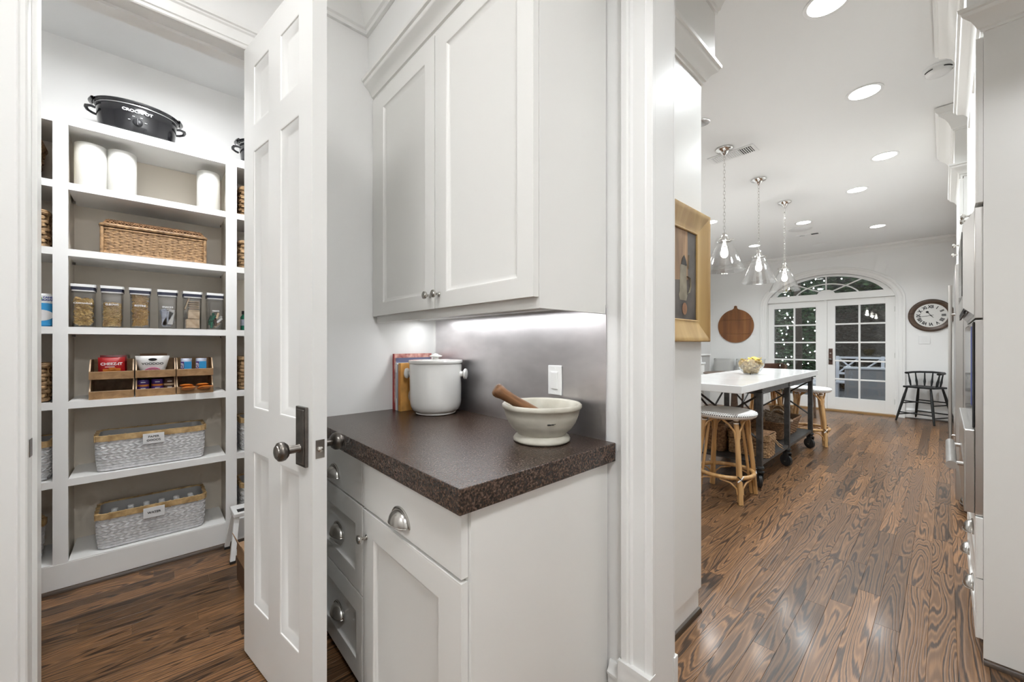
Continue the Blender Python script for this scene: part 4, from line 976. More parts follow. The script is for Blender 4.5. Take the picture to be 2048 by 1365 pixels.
# fronts face -X: build with local x along -Y?  local frame: rz = -90 -> local x -> world -Y, local -y -> world -X
def fx(name, parent, y0, y1, z0, z1, x, t, m, bev=.001): return B(x, x + t, y0, y1, z0, z1).build(name, m, parent, bev=bev)
def front_panelled(name, y0, y1, z0, z1, pulls):
    e_ = empty(name, (TX - .02, y1, 0), -R90, ot); w_ = y1 - y0
    s_ = slab_front('front', e_, 0, w_, z0, z1, 0, .0195, m_cab, (.06, w_ - .06, z0 + .055, z1 - .055))
    return e_
for z0, z1 in ((.326, .562), (.089, .322)):
    e_ = front_panelled('drawer', TY0 + .004, TY1 - .004, z0, z1, 1)
    for xx in (.22, .64): cup_pull(e_, (xx, 0, (z0 + z1) / 2))
for y0, y1, kx in ((TY0 + .004, (TY0 + TY1) / 2 - .002, .05), ((TY0 + TY1) / 2 + .002, TY1 - .004, .38)):
    e_ = front_panelled('cabinet_door', y0, y1, 1.808, 2.455, 1)
    k = knob_mb().build('knob', m_nickel, e_, smooth=45); k.location = (kx, 0, 1.84)
def faceX(parent, name, y0, y1, z0, z1, x0, x1, m, inset=.0, bev=.002):
    return B(x0, x1, y0, y1, z0, z1).build(name, m, parent, bev=bev)
mw = thing('microwave_oven', 'stainless microwave with sloped trim in the oven tower', 'microwave')
y0, y1 = TY0 + .024, TY1 - .03
MB().hexa([(TX - .022, y0, 1.352), (TX - .022, y1, 1.352), (TX + .001, y1, 1.352), (TX + .001, y0, 1.352)], [(TX - .022, y0, 1.795), (TX - .022, y1, 1.795), (TX + .001, y1, 1.795), (TX + .001, y0, 1.795)]).build('trim_frame', m_ss, mw, bev=.002)
MB().hexa([(TX - .052, y0 + .06, 1.40), (TX - .052, y1 - .06, 1.40), (TX - .0225, y1 - .01, 1.365), (TX - .0225, y0 + .01, 1.365)], [(TX - .052, y0 + .06, 1.745), (TX - .052, y1 - .06, 1.745), (TX - .0225, y1 - .01, 1.785), (TX - .0225, y0 + .01, 1.785)]).build('microwave_door', m_ss, mw)
B(TX - .0545, TX - .0525, y0 + .09, y1 - .2, 1.45, 1.72).build('door_glass', m_black, mw)
for k in range(4): B(TX - .050, TX - .044, y0 + .07, y1 - .07, 1.374 + .010 * k, 1.379 + .010 * k).build('vent_slat', m_blackmetal, mw)
ov = thing('wall_oven', 'stainless double wall oven with dark control glass and bar handle', 'oven')
B(TX - .020, TX + .001, y0, y1, .565, 1.345).build('oven_frame', m_ss, ov)
B(TX - .028, TX - .0205, y0 + .004, y1 - .004, .912, 1.338).build('oven_glass', m_black, ov, bev=.003)
B(TX - .0295, TX - .0283, y0 + .01, y0 + .1, 1.0, 1.32).build('control_strip', m_blue2, ov)
B(TX - .050, TX - .0205, y0 + .004, y1 - .004, .570, .905).build('oven_door', m_ss, ov, bev=.004)
hb = empty('bar_handle', (0, 0, 0), 0, ov)
MB().tube([(.020, 2.50, .738), (.020, 3.08, .738)], .017, 20).build('bar', m_ss, hb, smooth=40)
for y in (2.555, 3.02): MB().tube([(.020, y, .738), (TX - .049, y, .738)], .009, 12).build('bracket', m_ss, hb, smooth=40)
# recessed counter between the towers
rc = thing('recessed_base_cabinet', 'white base cabinet in the recess between oven tower and refrigerator', 'cabinet')
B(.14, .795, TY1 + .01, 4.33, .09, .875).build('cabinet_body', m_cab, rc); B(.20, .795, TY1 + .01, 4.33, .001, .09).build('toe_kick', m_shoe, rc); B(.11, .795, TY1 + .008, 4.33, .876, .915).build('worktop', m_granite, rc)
# refrigerator tower
fr = thing('refrigerator', 'tall stainless refrigerator with long bar handle', 'refrigerator')
B(.094, .79, 4.36, 5.28, .10, 1.836).build('fridge_body', m_ss, fr); B(.16, .79, 4.37, 5.27, .001, .10).build('toe_grille', m_blackmetal, fr)
B(.054, .0935, 4.362, 4.818, .105, 1.834).build('fridge_door', m_ss, fr, bev=.003); B(.054, .0935, 4.822, 5.278, .105, 1.834).build('fridge_door', m_ss, fr, bev=.003)
hb = empty('long_handle', (0, 0, 0), 0, fr)
MB().tube([(.029, 4.455, .345), (.029, 4.455, 1.69)], .0105, 16).build('bar', m_ss, hb, smooth=40)
for z in (.56, 1.47): MB().tube([(.029, 4.455, z), (.055, 4.455, z)], .009, 12).build('bracket', m_ss, hb, smooth=40)
ft = thing('refrigerator_surround', 'white cabinet with crown above the refrigerator', 'cabinet')
B(.094, .79, 4.36, 5.28, 1.84, 2.556).build('cabinet_body', m_cab, ft)
for a, b_ in ((4.362, 4.818), (4.822, 5.278)):
    B(.072, .0935, a, b_, 1.845, 2.455).build('cabinet_door', m_cab, ft, bev=.002)
    k = MB(MX.Translation((.072, a + .06, 1.98)) @ MX.Rotation(-R90, 4, 'Z')); kk = knob_mb(k.m).build('knob', m_nickel, ft, smooth=45)
MB().sweep([(.79, 4.36, 2.470), (.090, 4.36, 2.470), (.090, 5.30, 2.470)], CABCROWN).build('cabinet_crown', m_cab, ft, smooth=35)
B(.050, .79, 4.32, 5.30, 2.557, 2.967).build('frieze_box', m_cab, ft)
MB().sweep([(.79, 4.32, 2.80), (.050, 4.32, 2.80), (.050, 5.30, 2.80)], crown(.8, .166 / .16)).build('ceiling_crown', m_cab, ft, smooth=35)

# ---------------------------------------------------------------- ceiling fittings
canlab = ['round recessed ceiling light nearest the opening', 'second recessed ceiling light in from the opening, by the smoke alarm', 'third recessed ceiling light in from the opening', 'recessed ceiling light past the third, nearer the island', 'recessed ceiling light beyond the pendants', 'recessed ceiling light over the garden doors, refrigerator side', 'recessed ceiling light over the cutting board corner', 'recessed ceiling light just past the painting frame']
def can(x, y, lab, vis=True):
    t = thing('recessed_light', lab, 'ceiling light', (x, y, CEIL), 0, 'recessed ceiling lights')
    MB().lathe([(.082, 0), (.100, 0), (.100, -.004), (.096, -.006), (.082, -.003)], 40).build('trim_ring', m_plastic, t, smooth=50)
    MB().lathe([(.083, -.001), (.083, -.002), (0, -.002)], 40).build('lens', m_canlight, t)
    return t
for (x, y), lab in zip(CANS, canlab): can(x, y, lab)
for i, (x, y) in enumerate(HALL_FILLS):  # unseen dome bodies made up to carry the added hall fill light
    t = thing('hall_fill_dome', ['added fill light dome, out of view, at the back of the hall', 'added fill light dome, out of view, beside the viewer in the hall', 'added fill light dome, out of view, over the pantry doorway'][i], 'ceiling light', (x, y, CEIL)); MB().lathe([(.22, 0), (.22, -.02), (.215, -.03)], 40).build('pan', m_plastic, t, smooth=40); MB().lathe([(.215, -.03), (.18, -.065), (.09, -.085), (0, -.09)], 40).build('diffuser', m_canlight, t, smooth=60)
can(-2.6, 3.6, 'recessed ceiling light behind the tall cabinet')
t = thing('pantry_ceiling_light', 'round flush ceiling light inside the pantry', 'ceiling light', (-2.42, .05, CEIL)); MB().lathe([(.15, 0), (.15, -.02), (.145, -.03)], 32).build('pan', m_plastic, t, smooth=40); MB().lathe([(.145, -.03), (.12, -.062), (.06, -.078), (0, -.082)], 32).build('diffuser', m_canlight, t, smooth=60)
sd = thing('smoke_detector', 'white round smoke detector on the ceiling by the oven tower', 'smoke detector', (-.025, 3.62, CEIL))
MB().lathe([(.072, 0), (.072, -.010), (.066, -.016)], 32).build('base_plate', m_plastic, sd, smooth=50); MB().lathe([(.060, -.012), (.058, -.034), (.048, -.044), (.020, -.047), (0, -.047)], 32).build('sensor_dome', m_plastic, sd, smooth=50)
for a in (.3, 1.9, 3.5, 5.1): MB().tube([(.062 * math.cos(a + .1 * k), .062 * math.sin(a + .1 * k), -.024) for k in range(9)], .003, 6).build('air_slot', m_grate, sd)
# vent with three grilles
vt = thing('air_vent', 'white ceiling vent with dark grille beside the first pendant', 'vent', (-1.30, 3.90, CEIL))
B(-.19, .19, -.085, .085, -.005, 0).build('plate', m_plastic, vt, bev=.001)
for x0, x1, mm in ((-.165, -.062, m_plastic), (-.052, .052, m_plastic), (.064, .165, m_grate)):
    B(x0, x1, -.062, .062, -.0062, -.005).build('grille_panel', m_grate if mm != m_plastic else m_tag, vt)
    for k in range(6): x = x0 + (x1 - x0) * (k + .5) / 6; B(x - .0035, x + .0035, -.062, .062, -.009, -.0062).build('louver', m_plastic, vt)
t = thing('round_ceiling_cover', 'flat round ceiling cover peeking past the tall cabinet', 'cover', (-1.275, 3.16, CEIL)); MB().lathe([(.062, 0), (.062, -.004), (.055, -.006), (0, -.006)], 28).build('disc', m_greyband, t, smooth=40)
t = thing('ceiling_speaker', 'flat round speaker grille past the pendants', 'speaker', (-1.46, 7.18, CEIL)); MB().lathe([(.15, 0), (.15, -.004), (.14, -.007), (0, -.007)], 32).build('grille', mat('speaker_cloth', (.78, .78, .77), .8), t, smooth=40)
t = thing('ceiling_plate', 'faint round ceiling plate near the far crown', 'cover', (-1.43, 8.6, CEIL)); MB().lathe([(.13, 0), (.13, -.004), (.12, -.006), (0, -.006)], 32).build('disc', m_ceil, t, smooth=40)
t = thing('air_vent', 'small ceiling vent near the garden doors', 'vent', (-1.445, 7.64, CEIL)); B(-.15, .15, -.05, .05, -.005, 0).build('plate', m_plastic, t)
B(.035, .125, -.035, .035, -.0062, -.005).build('grille_panel', m_grate, t); B(-.115, -.05, -.025, .025, -.0062, -.005).build('grille_panel', m_greyband, t)
# pendants
def chain(parent, z0, z1):
    n = max(2, int((z1 - z0) / .030)); st = (z1 - z0) / n
    for i in range(n):
        c = z0 + st * (i + .5); pts = []
        for k in range(12):
            a = 2 * PI * k / 12; u, w_ = .0085 * math.cos(a), (st * .5 + .004) * math.sin(a)
            pts.append((u, 0, c + w_) if i % 2 else (0, u, c + w_))
        MB().tube(pts, .0019, 5, True).build('chain_link', m_chrome, parent, smooth=60)
plab = ['clear glass cone pendant nearest the painting', 'clear glass cone pendant in the middle over the island', 'clear glass cone pendant nearest the arched window']
p0 = None
for i, y in enumerate((3.735, 4.69, 5.68)):
    if p0 is None:
        t = p0 = thing('pendant_lamp', plab[0], 'pendant lamp', (-1.31, y, 0), .4, 'glass cone pendants over the island')
        MB().lathe([(.070, CEIL), (.072, CEIL - .006), (.066, CEIL - .016), (.040, CEIL - .026), (.030, CEIL - .034), (.026, CEIL - .046), (.014, CEIL - .054), (.006, CEIL - .070), (0, CEIL - .070)], 32).build('ceiling_canopy', m_chrome, t, smooth=50)
        chain(t, 2.225, CEIL - .066)
        MB().lathe([(0, 2.228), (.016, 2.226), (.022, 2.216), (.026, 2.190), (.030, 2.168), (.058, 2.162), (.060, 2.150), (.052, 2.146), (.030, 2.146), (0, 2.146)], 32).build('shade_holder', m_chrome, t, smooth=50)
        for a in (0, 2.094, 4.19): MB().tube([(.056 * math.cos(a), .056 * math.sin(a), 2.166), (.074 * math.cos(a), .074 * math.sin(a), 2.170)], .005, 8).build('thumb_screw', m_chrome, t, smooth=50)
        MB().lathe([(.048, 2.150), (.060, 2.132), (.152, 1.908), (.158, 1.892), (.155, 1.892), (.149, 1.908), (.057, 2.131), (.046, 2.148)], 56).build('glass_shade', m_shade, t, smooth=60)
        MB().tube([(.1565 * math.cos(2 * PI * k / 48), .1565 * math.sin(2 * PI * k / 48), 1.892) for k in range(48)], .0022, 6, True).build('glass_lip', m_shade, t, smooth=60)
        MB().lathe([(.016, 2.146), (.016, 2.105), (.013, 2.100)], 16).build('socket', m_chrome, t, smooth=50)
        MB().lathe([(.012, 2.102), (.016, 2.090), (.027, 2.065), (.030, 2.045), (.026, 2.025), (.014, 2.012), (0, 2.010)], 20).build('bulb', m_bulb, t, smooth=60)
    else:
        t = dup(p0, None, (-1.31, y, 0), .4 + .3 * i); t['label'] = plab[i]

# ---------------------------------------------------------------- island cart
il = thing('island_table', 'marble topped iron island table on casters', 'island')
IX0, IX1, IY0, IY1, IZ = -1.705, -1.030, 3.285, 5.955, .930
B(IX0, IX1, IY0, IY1, IZ - .060, IZ).build('marble_top', m_marbletop, il, bev=.004)
LX, LY = (-1.655, -1.082), (3.90, 4.79, 5.82)
for x in LX:
    for y in LY:
        B(x - .022, x + .022, y - .022, y + .022, .19, IZ - .062).build('leg', m_iron, il, bev=.002)
        for k in (-1, 1): MB().hexa([(x - .032, y - .032, IZ - .090 + .012 * k), (x + .032, y - .032, IZ - .090 + .012 * k), (x + .032, y + .032, IZ - .090 + .012 * k), (x - .032, y + .032, IZ - .090 + .012 * k)], [(x - .026, y - .026, IZ - .080 + .012 * k), (x + .026, y - .026, IZ - .080 + .012 * k), (x + .026, y + .026, IZ - .080 + .012 * k), (x - .026, y + .026, IZ - .080 + .012 * k)]).build('leg_collar', m_iron, il)
        cs = empty('caster', (x, y, 0), .5 if y < 4 else 1.1, il)
        MB().lathe([(.030, .19), (.034, .182), (.034, .170), (.024, .160), (.024, .150), (.036, .146), (.036, .138), (0, .138)], 20).build('stem', m_blackmetal, cs, smooth=40)
        for s_ in (-1, 1): MB().hexa([(s_ * .022 - .003, -.012, .055), (s_ * .022 + .003, -.012, .055), (s_ * .022 + .003, .022, .055), (s_ * .022 - .003, .022, .055)], [(s_ * .022 - .003, -.030, .138), (s_ * .022 + .003, -.030, .138), (s_ * .022 + .003, .030, .138), (s_ * .022 - .003, .030, .138)]).build('fork', m_blackmetal, cs)
        MB().lathe([(.020, -.014), (.052, -.015), (.0605, -.011), (.0605, .011), (.052, .015), (.020, .014)], 32, (0, .012, .0615), 'x').build('wheel', m_blackmetal, cs, smooth=40)
        MB().lathe([(0, -.019), (.014, -.019), (.016, .019), (0, .019)], 14, (0, .012, .0615), 'x').build('axle', m_nickel, cs, smooth=40)
for x in LX: B(x - .018, x + .018, LY[0] - .02, LY[2] + .02, IZ - .118, IZ - .062).build('apron_rail', m_iron, il)
for y in LY: B(LX[0], LX[1], y - .018, y + .018, IZ - .118, IZ - .070).build('cross_rail', m_iron, il)
for x in LX: B(x - .016, x + .016, LY[0], LY[2], .195, .222).build('shelf_rail', m_iron, il)
B(LX[0] + .016, LX[1] - .016, LY[0] - .02, LY[2] + .02, .205, .220).build('lower_shelf', m_iron, il)
def brace(x, ya, yb, za, zb): MB().tube([(x, ya, za), (x, yb, zb)], .010, 6).build('cross_brace', m_iron, il)
def bracey(y, xa, xb, za, zb): MB().tube([(xa, y, za), (xb, y, zb)], .010, 6).build('cross_brace', m_iron, il)
for x in (LX[0],):
    for a, b_ in ((LY[0], LY[1]), (LY[1], LY[2])): brace(x, a, b_, IZ - .12, .30); brace(x + .012, a, b_, .30, IZ - .12)
bracey(LY[0] + .03, LX[0], LX[1], IZ - .12, .40); bracey(LY[0] + .045, LX[0], LX[1], .40, IZ - .12)
bracey(LY[2], LX[0], LX[1], IZ - .12, .40); bracey(LY[2] + .012, LX[0], LX[1], .40, IZ - .12)
# baskets on its lower shelf
SH = .2215
t = basket('market_basket', 'big brown wicker basket with sloping rim under the island', (-1.372, 5.28, SH), 0, .200, .34, .185, m_wickerdk, m_lining, 15, 40, .003, .0042, .05, 1, .04, .05, False, 0, 'tube')
for s_ in (-1, 1): MB().tube([(.06 * math.cos(PI * k / 8), s_ * .388, .19 + .075 * math.sin(PI * k / 8)) for k in range(9)], .010, 8).build('handle', m_wicker, t, smooth=60)
t = basket('willow_tray', 'greyed willow basket lying in the market basket', (-1.275, 5.12, SH + .155), .35, .12, .20, .085, m_wickergrey, m_wickerdk, 6, 30, .004, .005, .03, 1, .015, .02, False, 0, 'tube'); t.rotation_euler = (-.12, .34, .2)
for s_ in (-1, 1): MB().tube([(.06 * math.cos(PI * k / 8), s_ * .222, .09 + .06 * math.sin(PI * k / 8)) for k in range(9)], .007, 8).build('handle', m_wickergrey, t, smooth=60)
t = basket('willow_basket', 'upright honey willow basket at the far end under the island', (-1.36, 5.73, SH + .0), 0, .10, .028, .25, m_wicker, m_lining, 14, 30, .003, .0042, .04, 1, .02, .02, False, 0, 'tube')
pb = thing('picnic_hamper', 'lidded wicker hamper with tie cords under the island', 'hamper', (-1.225, 4.17, SH), 0)
o = weave_mb(.165, .115, .03, .135, 10, 34, .003, .0042, 1, z0=.004).build('woven_sides', m_wicker, pb, smooth=60); o['kind'] = 'stuff'
tray_mb(.156, .106, .03, .138).build('lining', m_lining, pb)
o = weave_mb(.170, .120, .03, .062, 5, 36, .003, .0045, 1, z0=.146).build('woven_lid_side', m_wicker, pb, smooth=60); o['kind'] = 'stuff'
lw = MB()
for i in range(24):
    yy = -.118 + .236 * i / 23; lw.tube([(-.165 + .33 * k / 40, yy, .207 + .010 * (1 - (yy / .12) ** 2) + .0025 * math.cos(PI * (k + i))) for k in range(41)], .0048, 4)
o = lw.build('woven_lid', m_wickerdk, pb, smooth=60); o['kind'] = 'stuff'
B(-.155, .155, -.108, .108, .150, .204).build('lid_board', m_lining, pb)
MB().tube([(.168, .03, .165), (.19, .03, .15), (.205, .05, .12), (.235, .06, .10)], .004, 6).build('tie_cord', m_wicker, pb, smooth=60); MB().tube([(.168, .0, .165), (.195, .0, .14), (.215, .02, .105), (.25, .02, .085)], .004, 6).build('tie_cord', m_wicker, pb, smooth=60)
basket('deep_basket', 'deep dark wicker basket behind the stool under the island', (-1.505, 4.165, SH), 0, .085, .16, .26, m_wickerdk, m_lining, 16, 34, .003, .0042, .04, 1, .015, .015, False, 0, 'tube')
basket('round_basket', 'small round wicker basket behind the iron brace', (-1.50, 4.60, SH), 0, .12, .12, .28, m_wickerdk, m_lining, 16, 26, .003, .0045, .118, 1, .01, .01, False, .01, 'tube')
# glass bowl of chips
bw = thing('glass_bowl', 'clear faceted glass bowl on the marble island', 'bowl', (-1.375, 4.66, IZ + .001))
MB().lathe([(0, 0), (.062, 0), (.066, .004), (.098, .040), (.120, .090), (.128, .140), (.131, .162), (.128, .162), (.124, .140), (.116, .090), (.094, .042), (.064, .008), (0, .006)], 28).build('bowl_glass', clearglass('bowl_glass', (.93, .94, .94), .08), bw, smooth=25)
rc_ = random.Random(9)
def chip(m, name, label, grp, n, zlo, zhi, cap=False):
    for k in range(n):
        z = zlo + (zhi - zlo) * (k + rc_.random()) / n; rmax = .060 + min(.058, max(0, (z - .008)) * .62)
        a = rc_.random() * 6.28; r_ = rmax * (rc_.random() ** .22 if not cap else rc_.random() ** .6) - (.017 if not cap else .02)
        mb = MB(); vs = []; q_ = .0165 + .005 * rc_.random()
        for u in range(7):
            for v in range(7):
                xx, yy = (u / 3 - 1), (v / 3 - 1); s_ = 1 / max(1, math.hypot(xx, yy) / 1.0)
                vs.append((xx * q_ * s_ * 1.15, yy * q_ * s_, .008 * xx * xx - .003 * yy * yy))
        mb.add(vs, [(u * 7 + v, u * 7 + v + 1, (u + 1) * 7 + v + 1, (u + 1) * 7 + v) for u in range(6) for v in range(6)])
        o = mb.build(name, m, smooth=60, sol=.0022)
        o.location = (-1.375 + r_ * math.cos(a), 4.66 + r_ * math.sin(a), IZ + z); o.rotation_euler = ((rc_.random() - .5) * (2.4 if not cap else 1), (rc_.random() - .5) * (2.4 if not cap else 1), rc_.random() * 6)
        tag(o, label, 'chip', grp)
chip(m_chip, 'potato_chip', 'golden potato chip inside the glass bowl', 'golden chips in the bowl', 190, .016, .138)
chip(m_yellow, 'yellow_chip', 'pale yellow chip heaped at the top of the glass bowl', 'yellow chips on top of the bowl', 24, .135, .172, True)
# stools
def stool(label, loc, rz):
    t = thing('rattan_stool', label, 'stool', loc, rz, 'rattan counter stools at the island')
    seat = MB().lathe([(0, -.052), (.170, -.052), (.205, -.050), (.222, -.040), (.231, -.022), (.229, -.008), (.216, -.001), (.190, .001), (.120, -.006), (0, -.010)], 64).build('seat', m_seat, t, smooth=60); seat.location = (0, 0, .70)
    m_wrap = m_plastic
    top, bot = .145, .185
    for i in range(4):
        a = PI / 4 + i * PI / 2; ca, sa = math.cos(a), math.sin(a); tx, ty = -sa, ca
        lg = MB().tube([(ca * top * 1.15, sa * top * 1.15, .652), (ca * (top * .4 + bot * .6) * 1.30, sa * (top * .4 + bot * .6) * 1.30, .28), (ca * bot * 1.32, sa * bot * 1.32, .002)], .0185, 12).build('leg', m_rattan, t, smooth=60)
        MB().tube([(ca * top * 1.15 + tx * .014 - ca * .026, sa * top * 1.15 + ty * .014 - sa * .026, .60), (ca * bot * 1.30 - ca * .030, sa * bot * 1.30 - sa * .030, .006)], .012, 8).build('inner_pole', m_rattan, lg, smooth=60)
        for z in (.640, .627, .614):
            f_ = (.652 - z) / .65; r_ = (top * 1.15 * (1 - f_) + bot * 1.32 * f_)
            MB().lathe([(.0188, z), (.0205, z + .004), (.0188, z + .008)], 12, (ca * r_, sa * r_, 0)).build('binding', m_plastic if z != .627 else m_ink, lg, smooth=50)
        rz_ = .195; f_ = (.652 - rz_) / .65; r_ = (top * 1.15 * (1 - f_) + bot * 1.34 * f_)
        for s_ in (-1, 1): MB().tube([(ca * (r_ + .016) + tx * s_ * .022, sa * (r_ + .016) + ty * s_ * .022, rz_ + .022), (ca * (r_ + .022), sa * (r_ + .022), rz_), (ca * (r_ + .016) - tx * s_ * .022, sa * (r_ + .016) - ty * s_ * .022, rz_ - .022)], .0045, 6).build('cross_binding', m_plastic if s_ > 0 else m_ink, lg, smooth=50)
        # curved arms springing from the leg to the seat
        for s_ in (-1, 1):
            MB().tube([(ca * .192 + tx * s_ * .016, sa * .192 + ty * s_ * .016, .50), (ca * .186 + tx * s_ * .020, sa * .186 + ty * s_ * .020, .555), (ca * .165 + tx * s_ * .055, sa * .165 + ty * s_ * .055, .610), (ca * .13 + tx * s_ * .095, sa * .13 + ty * s_ * .095, .650)], .0085, 8).build('curved_brace', m_rattan, t, smooth=60)
            MB().tube([(ca * .232 + tx * s_ * .022, sa * .232 + ty * s_ * .022, .075), (ca * .226 + tx * s_ * .024, sa * .226 + ty * s_ * .024, .12), (ca * .205 + tx * s_ * .060, sa * .205 + ty * s_ * .060, .158), (ca * .165 + tx * s_ * .125, sa * .165 + ty * s_ * .125, .177)], .0065, 8).build('lower_brace', m_rattan, t, smooth=60)
    MB().tube([(.205 * math.cos(2 * PI * k / 40), .205 * math.sin(2 * PI * k / 40), .195) for k in range(40)], .0165, 10, True).build('footrest_ring', m_rattan, t, smooth=60)
    return t
m_seat = seatmat()
s0 = stool('rattan stool with white dotted seat nearest the painting', (-1.235, 3.545, 0), .0)
for lab, loc, rz in (('rattan stool with white dotted seat at the far island end, aisle side', (-1.160, 6.16, 0), .15), ('rattan stool with white dotted seat at the far island end, wall side', (-1.65, 6.22, 0), .5)):
    c_ = dup(s0, None, loc, rz); c_['label'] = lab
# ---------------------------------------------------------------- garden doors and fanlight
def french(name, label, x0, x1, gx0, gx1, kind):
    d_ = thing(name, label, 'door', (0, YF + .045, 0), 0, kind='structure')
    z0, z1, g0, g1 = .030, 2.072, .253, 1.955; T_ = .045
    for a, b_ in ((x0, gx0), (gx1, x1)): B(a, b_, 0, T_, z0, z1).build('stile', m_trim, d_, bev=.002)
    B(gx0, gx1, 0, T_, z0, g0).build('rail', m_trim, d_, bev=.002); B(gx0, gx1, 0, T_, g1, z1).build('rail', m_trim, d_, bev=.002)
    mx_ = (gx0 + gx1) / 2; mw_ = .014
    B(mx_ - mw_, mx_ + mw_, .004, T_ - .004, g0, g1).build('muntin', m_trim, d_, bev=.004)
    zs = [g0 + (g1 - g0) * i / 5 for i in range(6)]
    for z in zs[1:5]: B(gx0, gx1, .0055, T_ - .0055, z - mw_, z + mw_).build('muntin', m_trim, d_, bev=.004)
    for i in range(5):
        for a, b_ in ((gx0, mx_), (mx_, gx1)): B(a + .004, b_ - .004, .020, .024, zs[i] + .004, zs[i + 1] - .004).build('pane', m_glass, d_)
    return d_
fd1 = french('door_2', 'white ten-pane garden door fixed beside the opening one', -2.462, -1.545, -2.361, -1.671, 0)
fd2 = french('door_3', 'white ten-pane garden door with bronze latch plate', -1.497, -.575, -1.380, -.695, 1)
B(-1.475, -1.415, -.008, 0, .86, 1.16).build('lock_plate', m_leather, fd2, bev=.002)
MB().lathe([(.010, -.008), (.010, -.035), (.024, -.040), (.026, -.052), (.018, -.060), (0, -.062)], 20, (-1.445, 0, .955), 'y').build('knob', m_bronze, fd2, smooth=50)
MB().lathe([(.013, -.008), (.013, -.016), (0, -.017)], 16, (-1.445, 0, 1.07), 'y').build('deadbolt', m_nickel, fd2, smooth=50)
for z in (.25, 1.05, 1.85): MB().tube([(-.572, -.004, z - .045), (-.572, -.004, z + .045)], .006, 8).build('hinge', m_bronze, fd2)
fr_ = MB().box(DX0, -2.463, YF + .02, YF + .12, 0, 2.12).box(-.574, DX1, YF + .02, YF + .12, 0, 2.12).box(-1.544, -1.498, YF + .03, YF + .12, 0, 2.08).box(DX0, DX1, YF + .01, YF + .14, 2.075, 2.195)
trim(fr_, m_trim, 'white frame and transom bar of the garden doors')
tag(MB().box(DX0, DX1, YF - .035, YF + .15, .0, .028).build('trim_threshold', mat('oak_threshold', (.34, .20, .08), .4)), 'pale oak threshold under the garden doors', 'trim', kind='structure')
# casing: straight legs then the arch
CX_ = -1.5175
ar = [(DX0, YF, 0)] + [(x, YF, arcz(x)) for x in (CX_ - .9575 * math.cos(PI * i / 40) for i in range(41))] + [(DX1, YF, 0)]
trim(MB().sweep(ar, [(a * 1.12, b) for a, b in CAS2], N=(0, -1, 0)), m_trim, 'white arched casing around the garden doors', smooth=50)
fw = thing('window_1', 'arched white fanlight window over the garden doors', 'window', (0, YF + .05, 0), 0, kind='structure')
zb = 2.195
def fan_arc(k, n=28, cx=CX_):   # scaled copy of the arch about its base centre
    out = []
    for i in range(n + 1):
        x = cx - .898 * math.cos(PI * i / n); z = max(zb + .0005, arcz(x) - .006)
        out.append((cx + (x - cx) * k, zb + (z - zb) * k))
    return out
outer, inner = fan_arc(1), fan_arc(.90)
mb = MB(); n_ = len(outer)
mb.add([(x, 0, z) for x, z in outer] + [(x, 0, z) for x, z in inner] + [(x, .05, z) for x, z in outer] + [(x, .05, z) for x, z in inner],
       sum([[(i, i + 1, n_ + i + 1, n_ + i), (2 * n_ + i, 3 * n_ + i, 3 * n_ + i + 1, 2 * n_ + i + 1), (n_ + i, n_ + i + 1, 3 * n_ + i + 1, 3 * n_ + i), (i, 2 * n_ + i, 2 * n_ + i + 1, i + 1)] for i in range(n_ - 1)], []))
mb.build('arch_frame', m_trim, fw)
def bar(pts, name='muntin'): MB().tube([(x, .025, z) for x, z in pts], .013, 6).build(name, m_trim, fw, smooth=40)
bar([(CX_, zb), (CX_, zb + (2.556 - zb) * .92)])
bar([(x, z) for x, z in fan_arc(.52)])
for s_ in (-1, 1): bar([(CX_ + s_ * .06, zb + .03), (CX_ + s_ * .56, zb + .255)])
MB().prism([(CX_ - .14, zb - .004), (CX_ + .14, zb - .004), (CX_ + .10, zb + .055), (CX_ + .05, zb + .075), (CX_ - .05, zb + .075), (CX_ - .10, zb + .055)], .004, .046).build('hub_block', m_trim, fw)
# panes between the bars
def pane_poly(poly): MB().prism(poly, .022, .026).build('pane', m_glass, fw)
o9 = fan_arc(.91); i5 = fan_arc(.52)
for a, b_ in ((0, 9), (9, 14), (14, 19), (19, 28)):
    pane_poly(o9[a:b_ + 1] + i5[a:b_ + 1][::-1])
pane_poly(i5[0:15] + [(CX_, zb)]); pane_poly(i5[14:29] + [(CX_, zb)])

# ---------------------------------------------------------------- things on the far wall
cb = thing('cutting_board', 'round brown wooden cutting board hung on the far wall', 'cutting board', (-3.065, YF - .001, 1.635))
R_ = .355; pts = [(R_ * math.sin(2 * PI * k / 60), R_ * 1.02 * math.cos(2 * PI * k / 60)) for k in range(2, 59)]
sh = [(.030, .385), (.030, .425), (.0, .440), (-.030, .425), (-.030, .385), (-.055, .362)]
full = [(.055, .362)] + pts + [(-.055, .362), (-.028, .388), (-.028, .425), (-.012, .440), (.012, .440), (.028, .425), (.028, .388)]
def clip(poly, zlo, zhi):
    def cut(P, z, keep):
        out = []
        for i in range(len(P)):
            a, b_ = P[i], P[(i + 1) % len(P)]; ia, ib = keep(a[1]), keep(b_[1])
            if ia: out.append(a)
            if ia != ib: t = (z - a[1]) / (b_[1] - a[1]); out.append((a[0] + (b_[0] - a[0]) * t, z))
        return out
    return cut(cut(poly, zlo, lambda v: v >= zlo), zhi, lambda v: v <= zhi)
for i, (a, b_) in enumerate(((-.40, -.172), (-.170, .128), (.130, .46))):
    MB().prism(clip(full, a, b_), -.022, 0).build('board_plank', m_boardwood, cb, bev=.0015)
MB().lathe([(.010, -.0225), (0, -.0228)], 14, (0, 0, .412), 'y').build('hanging_hole', m_grate, cb)
ck = thing('wall_clock', 'round wooden wall clock with roman numerals', 'clock', (-.150, YF - .001, 1.712))
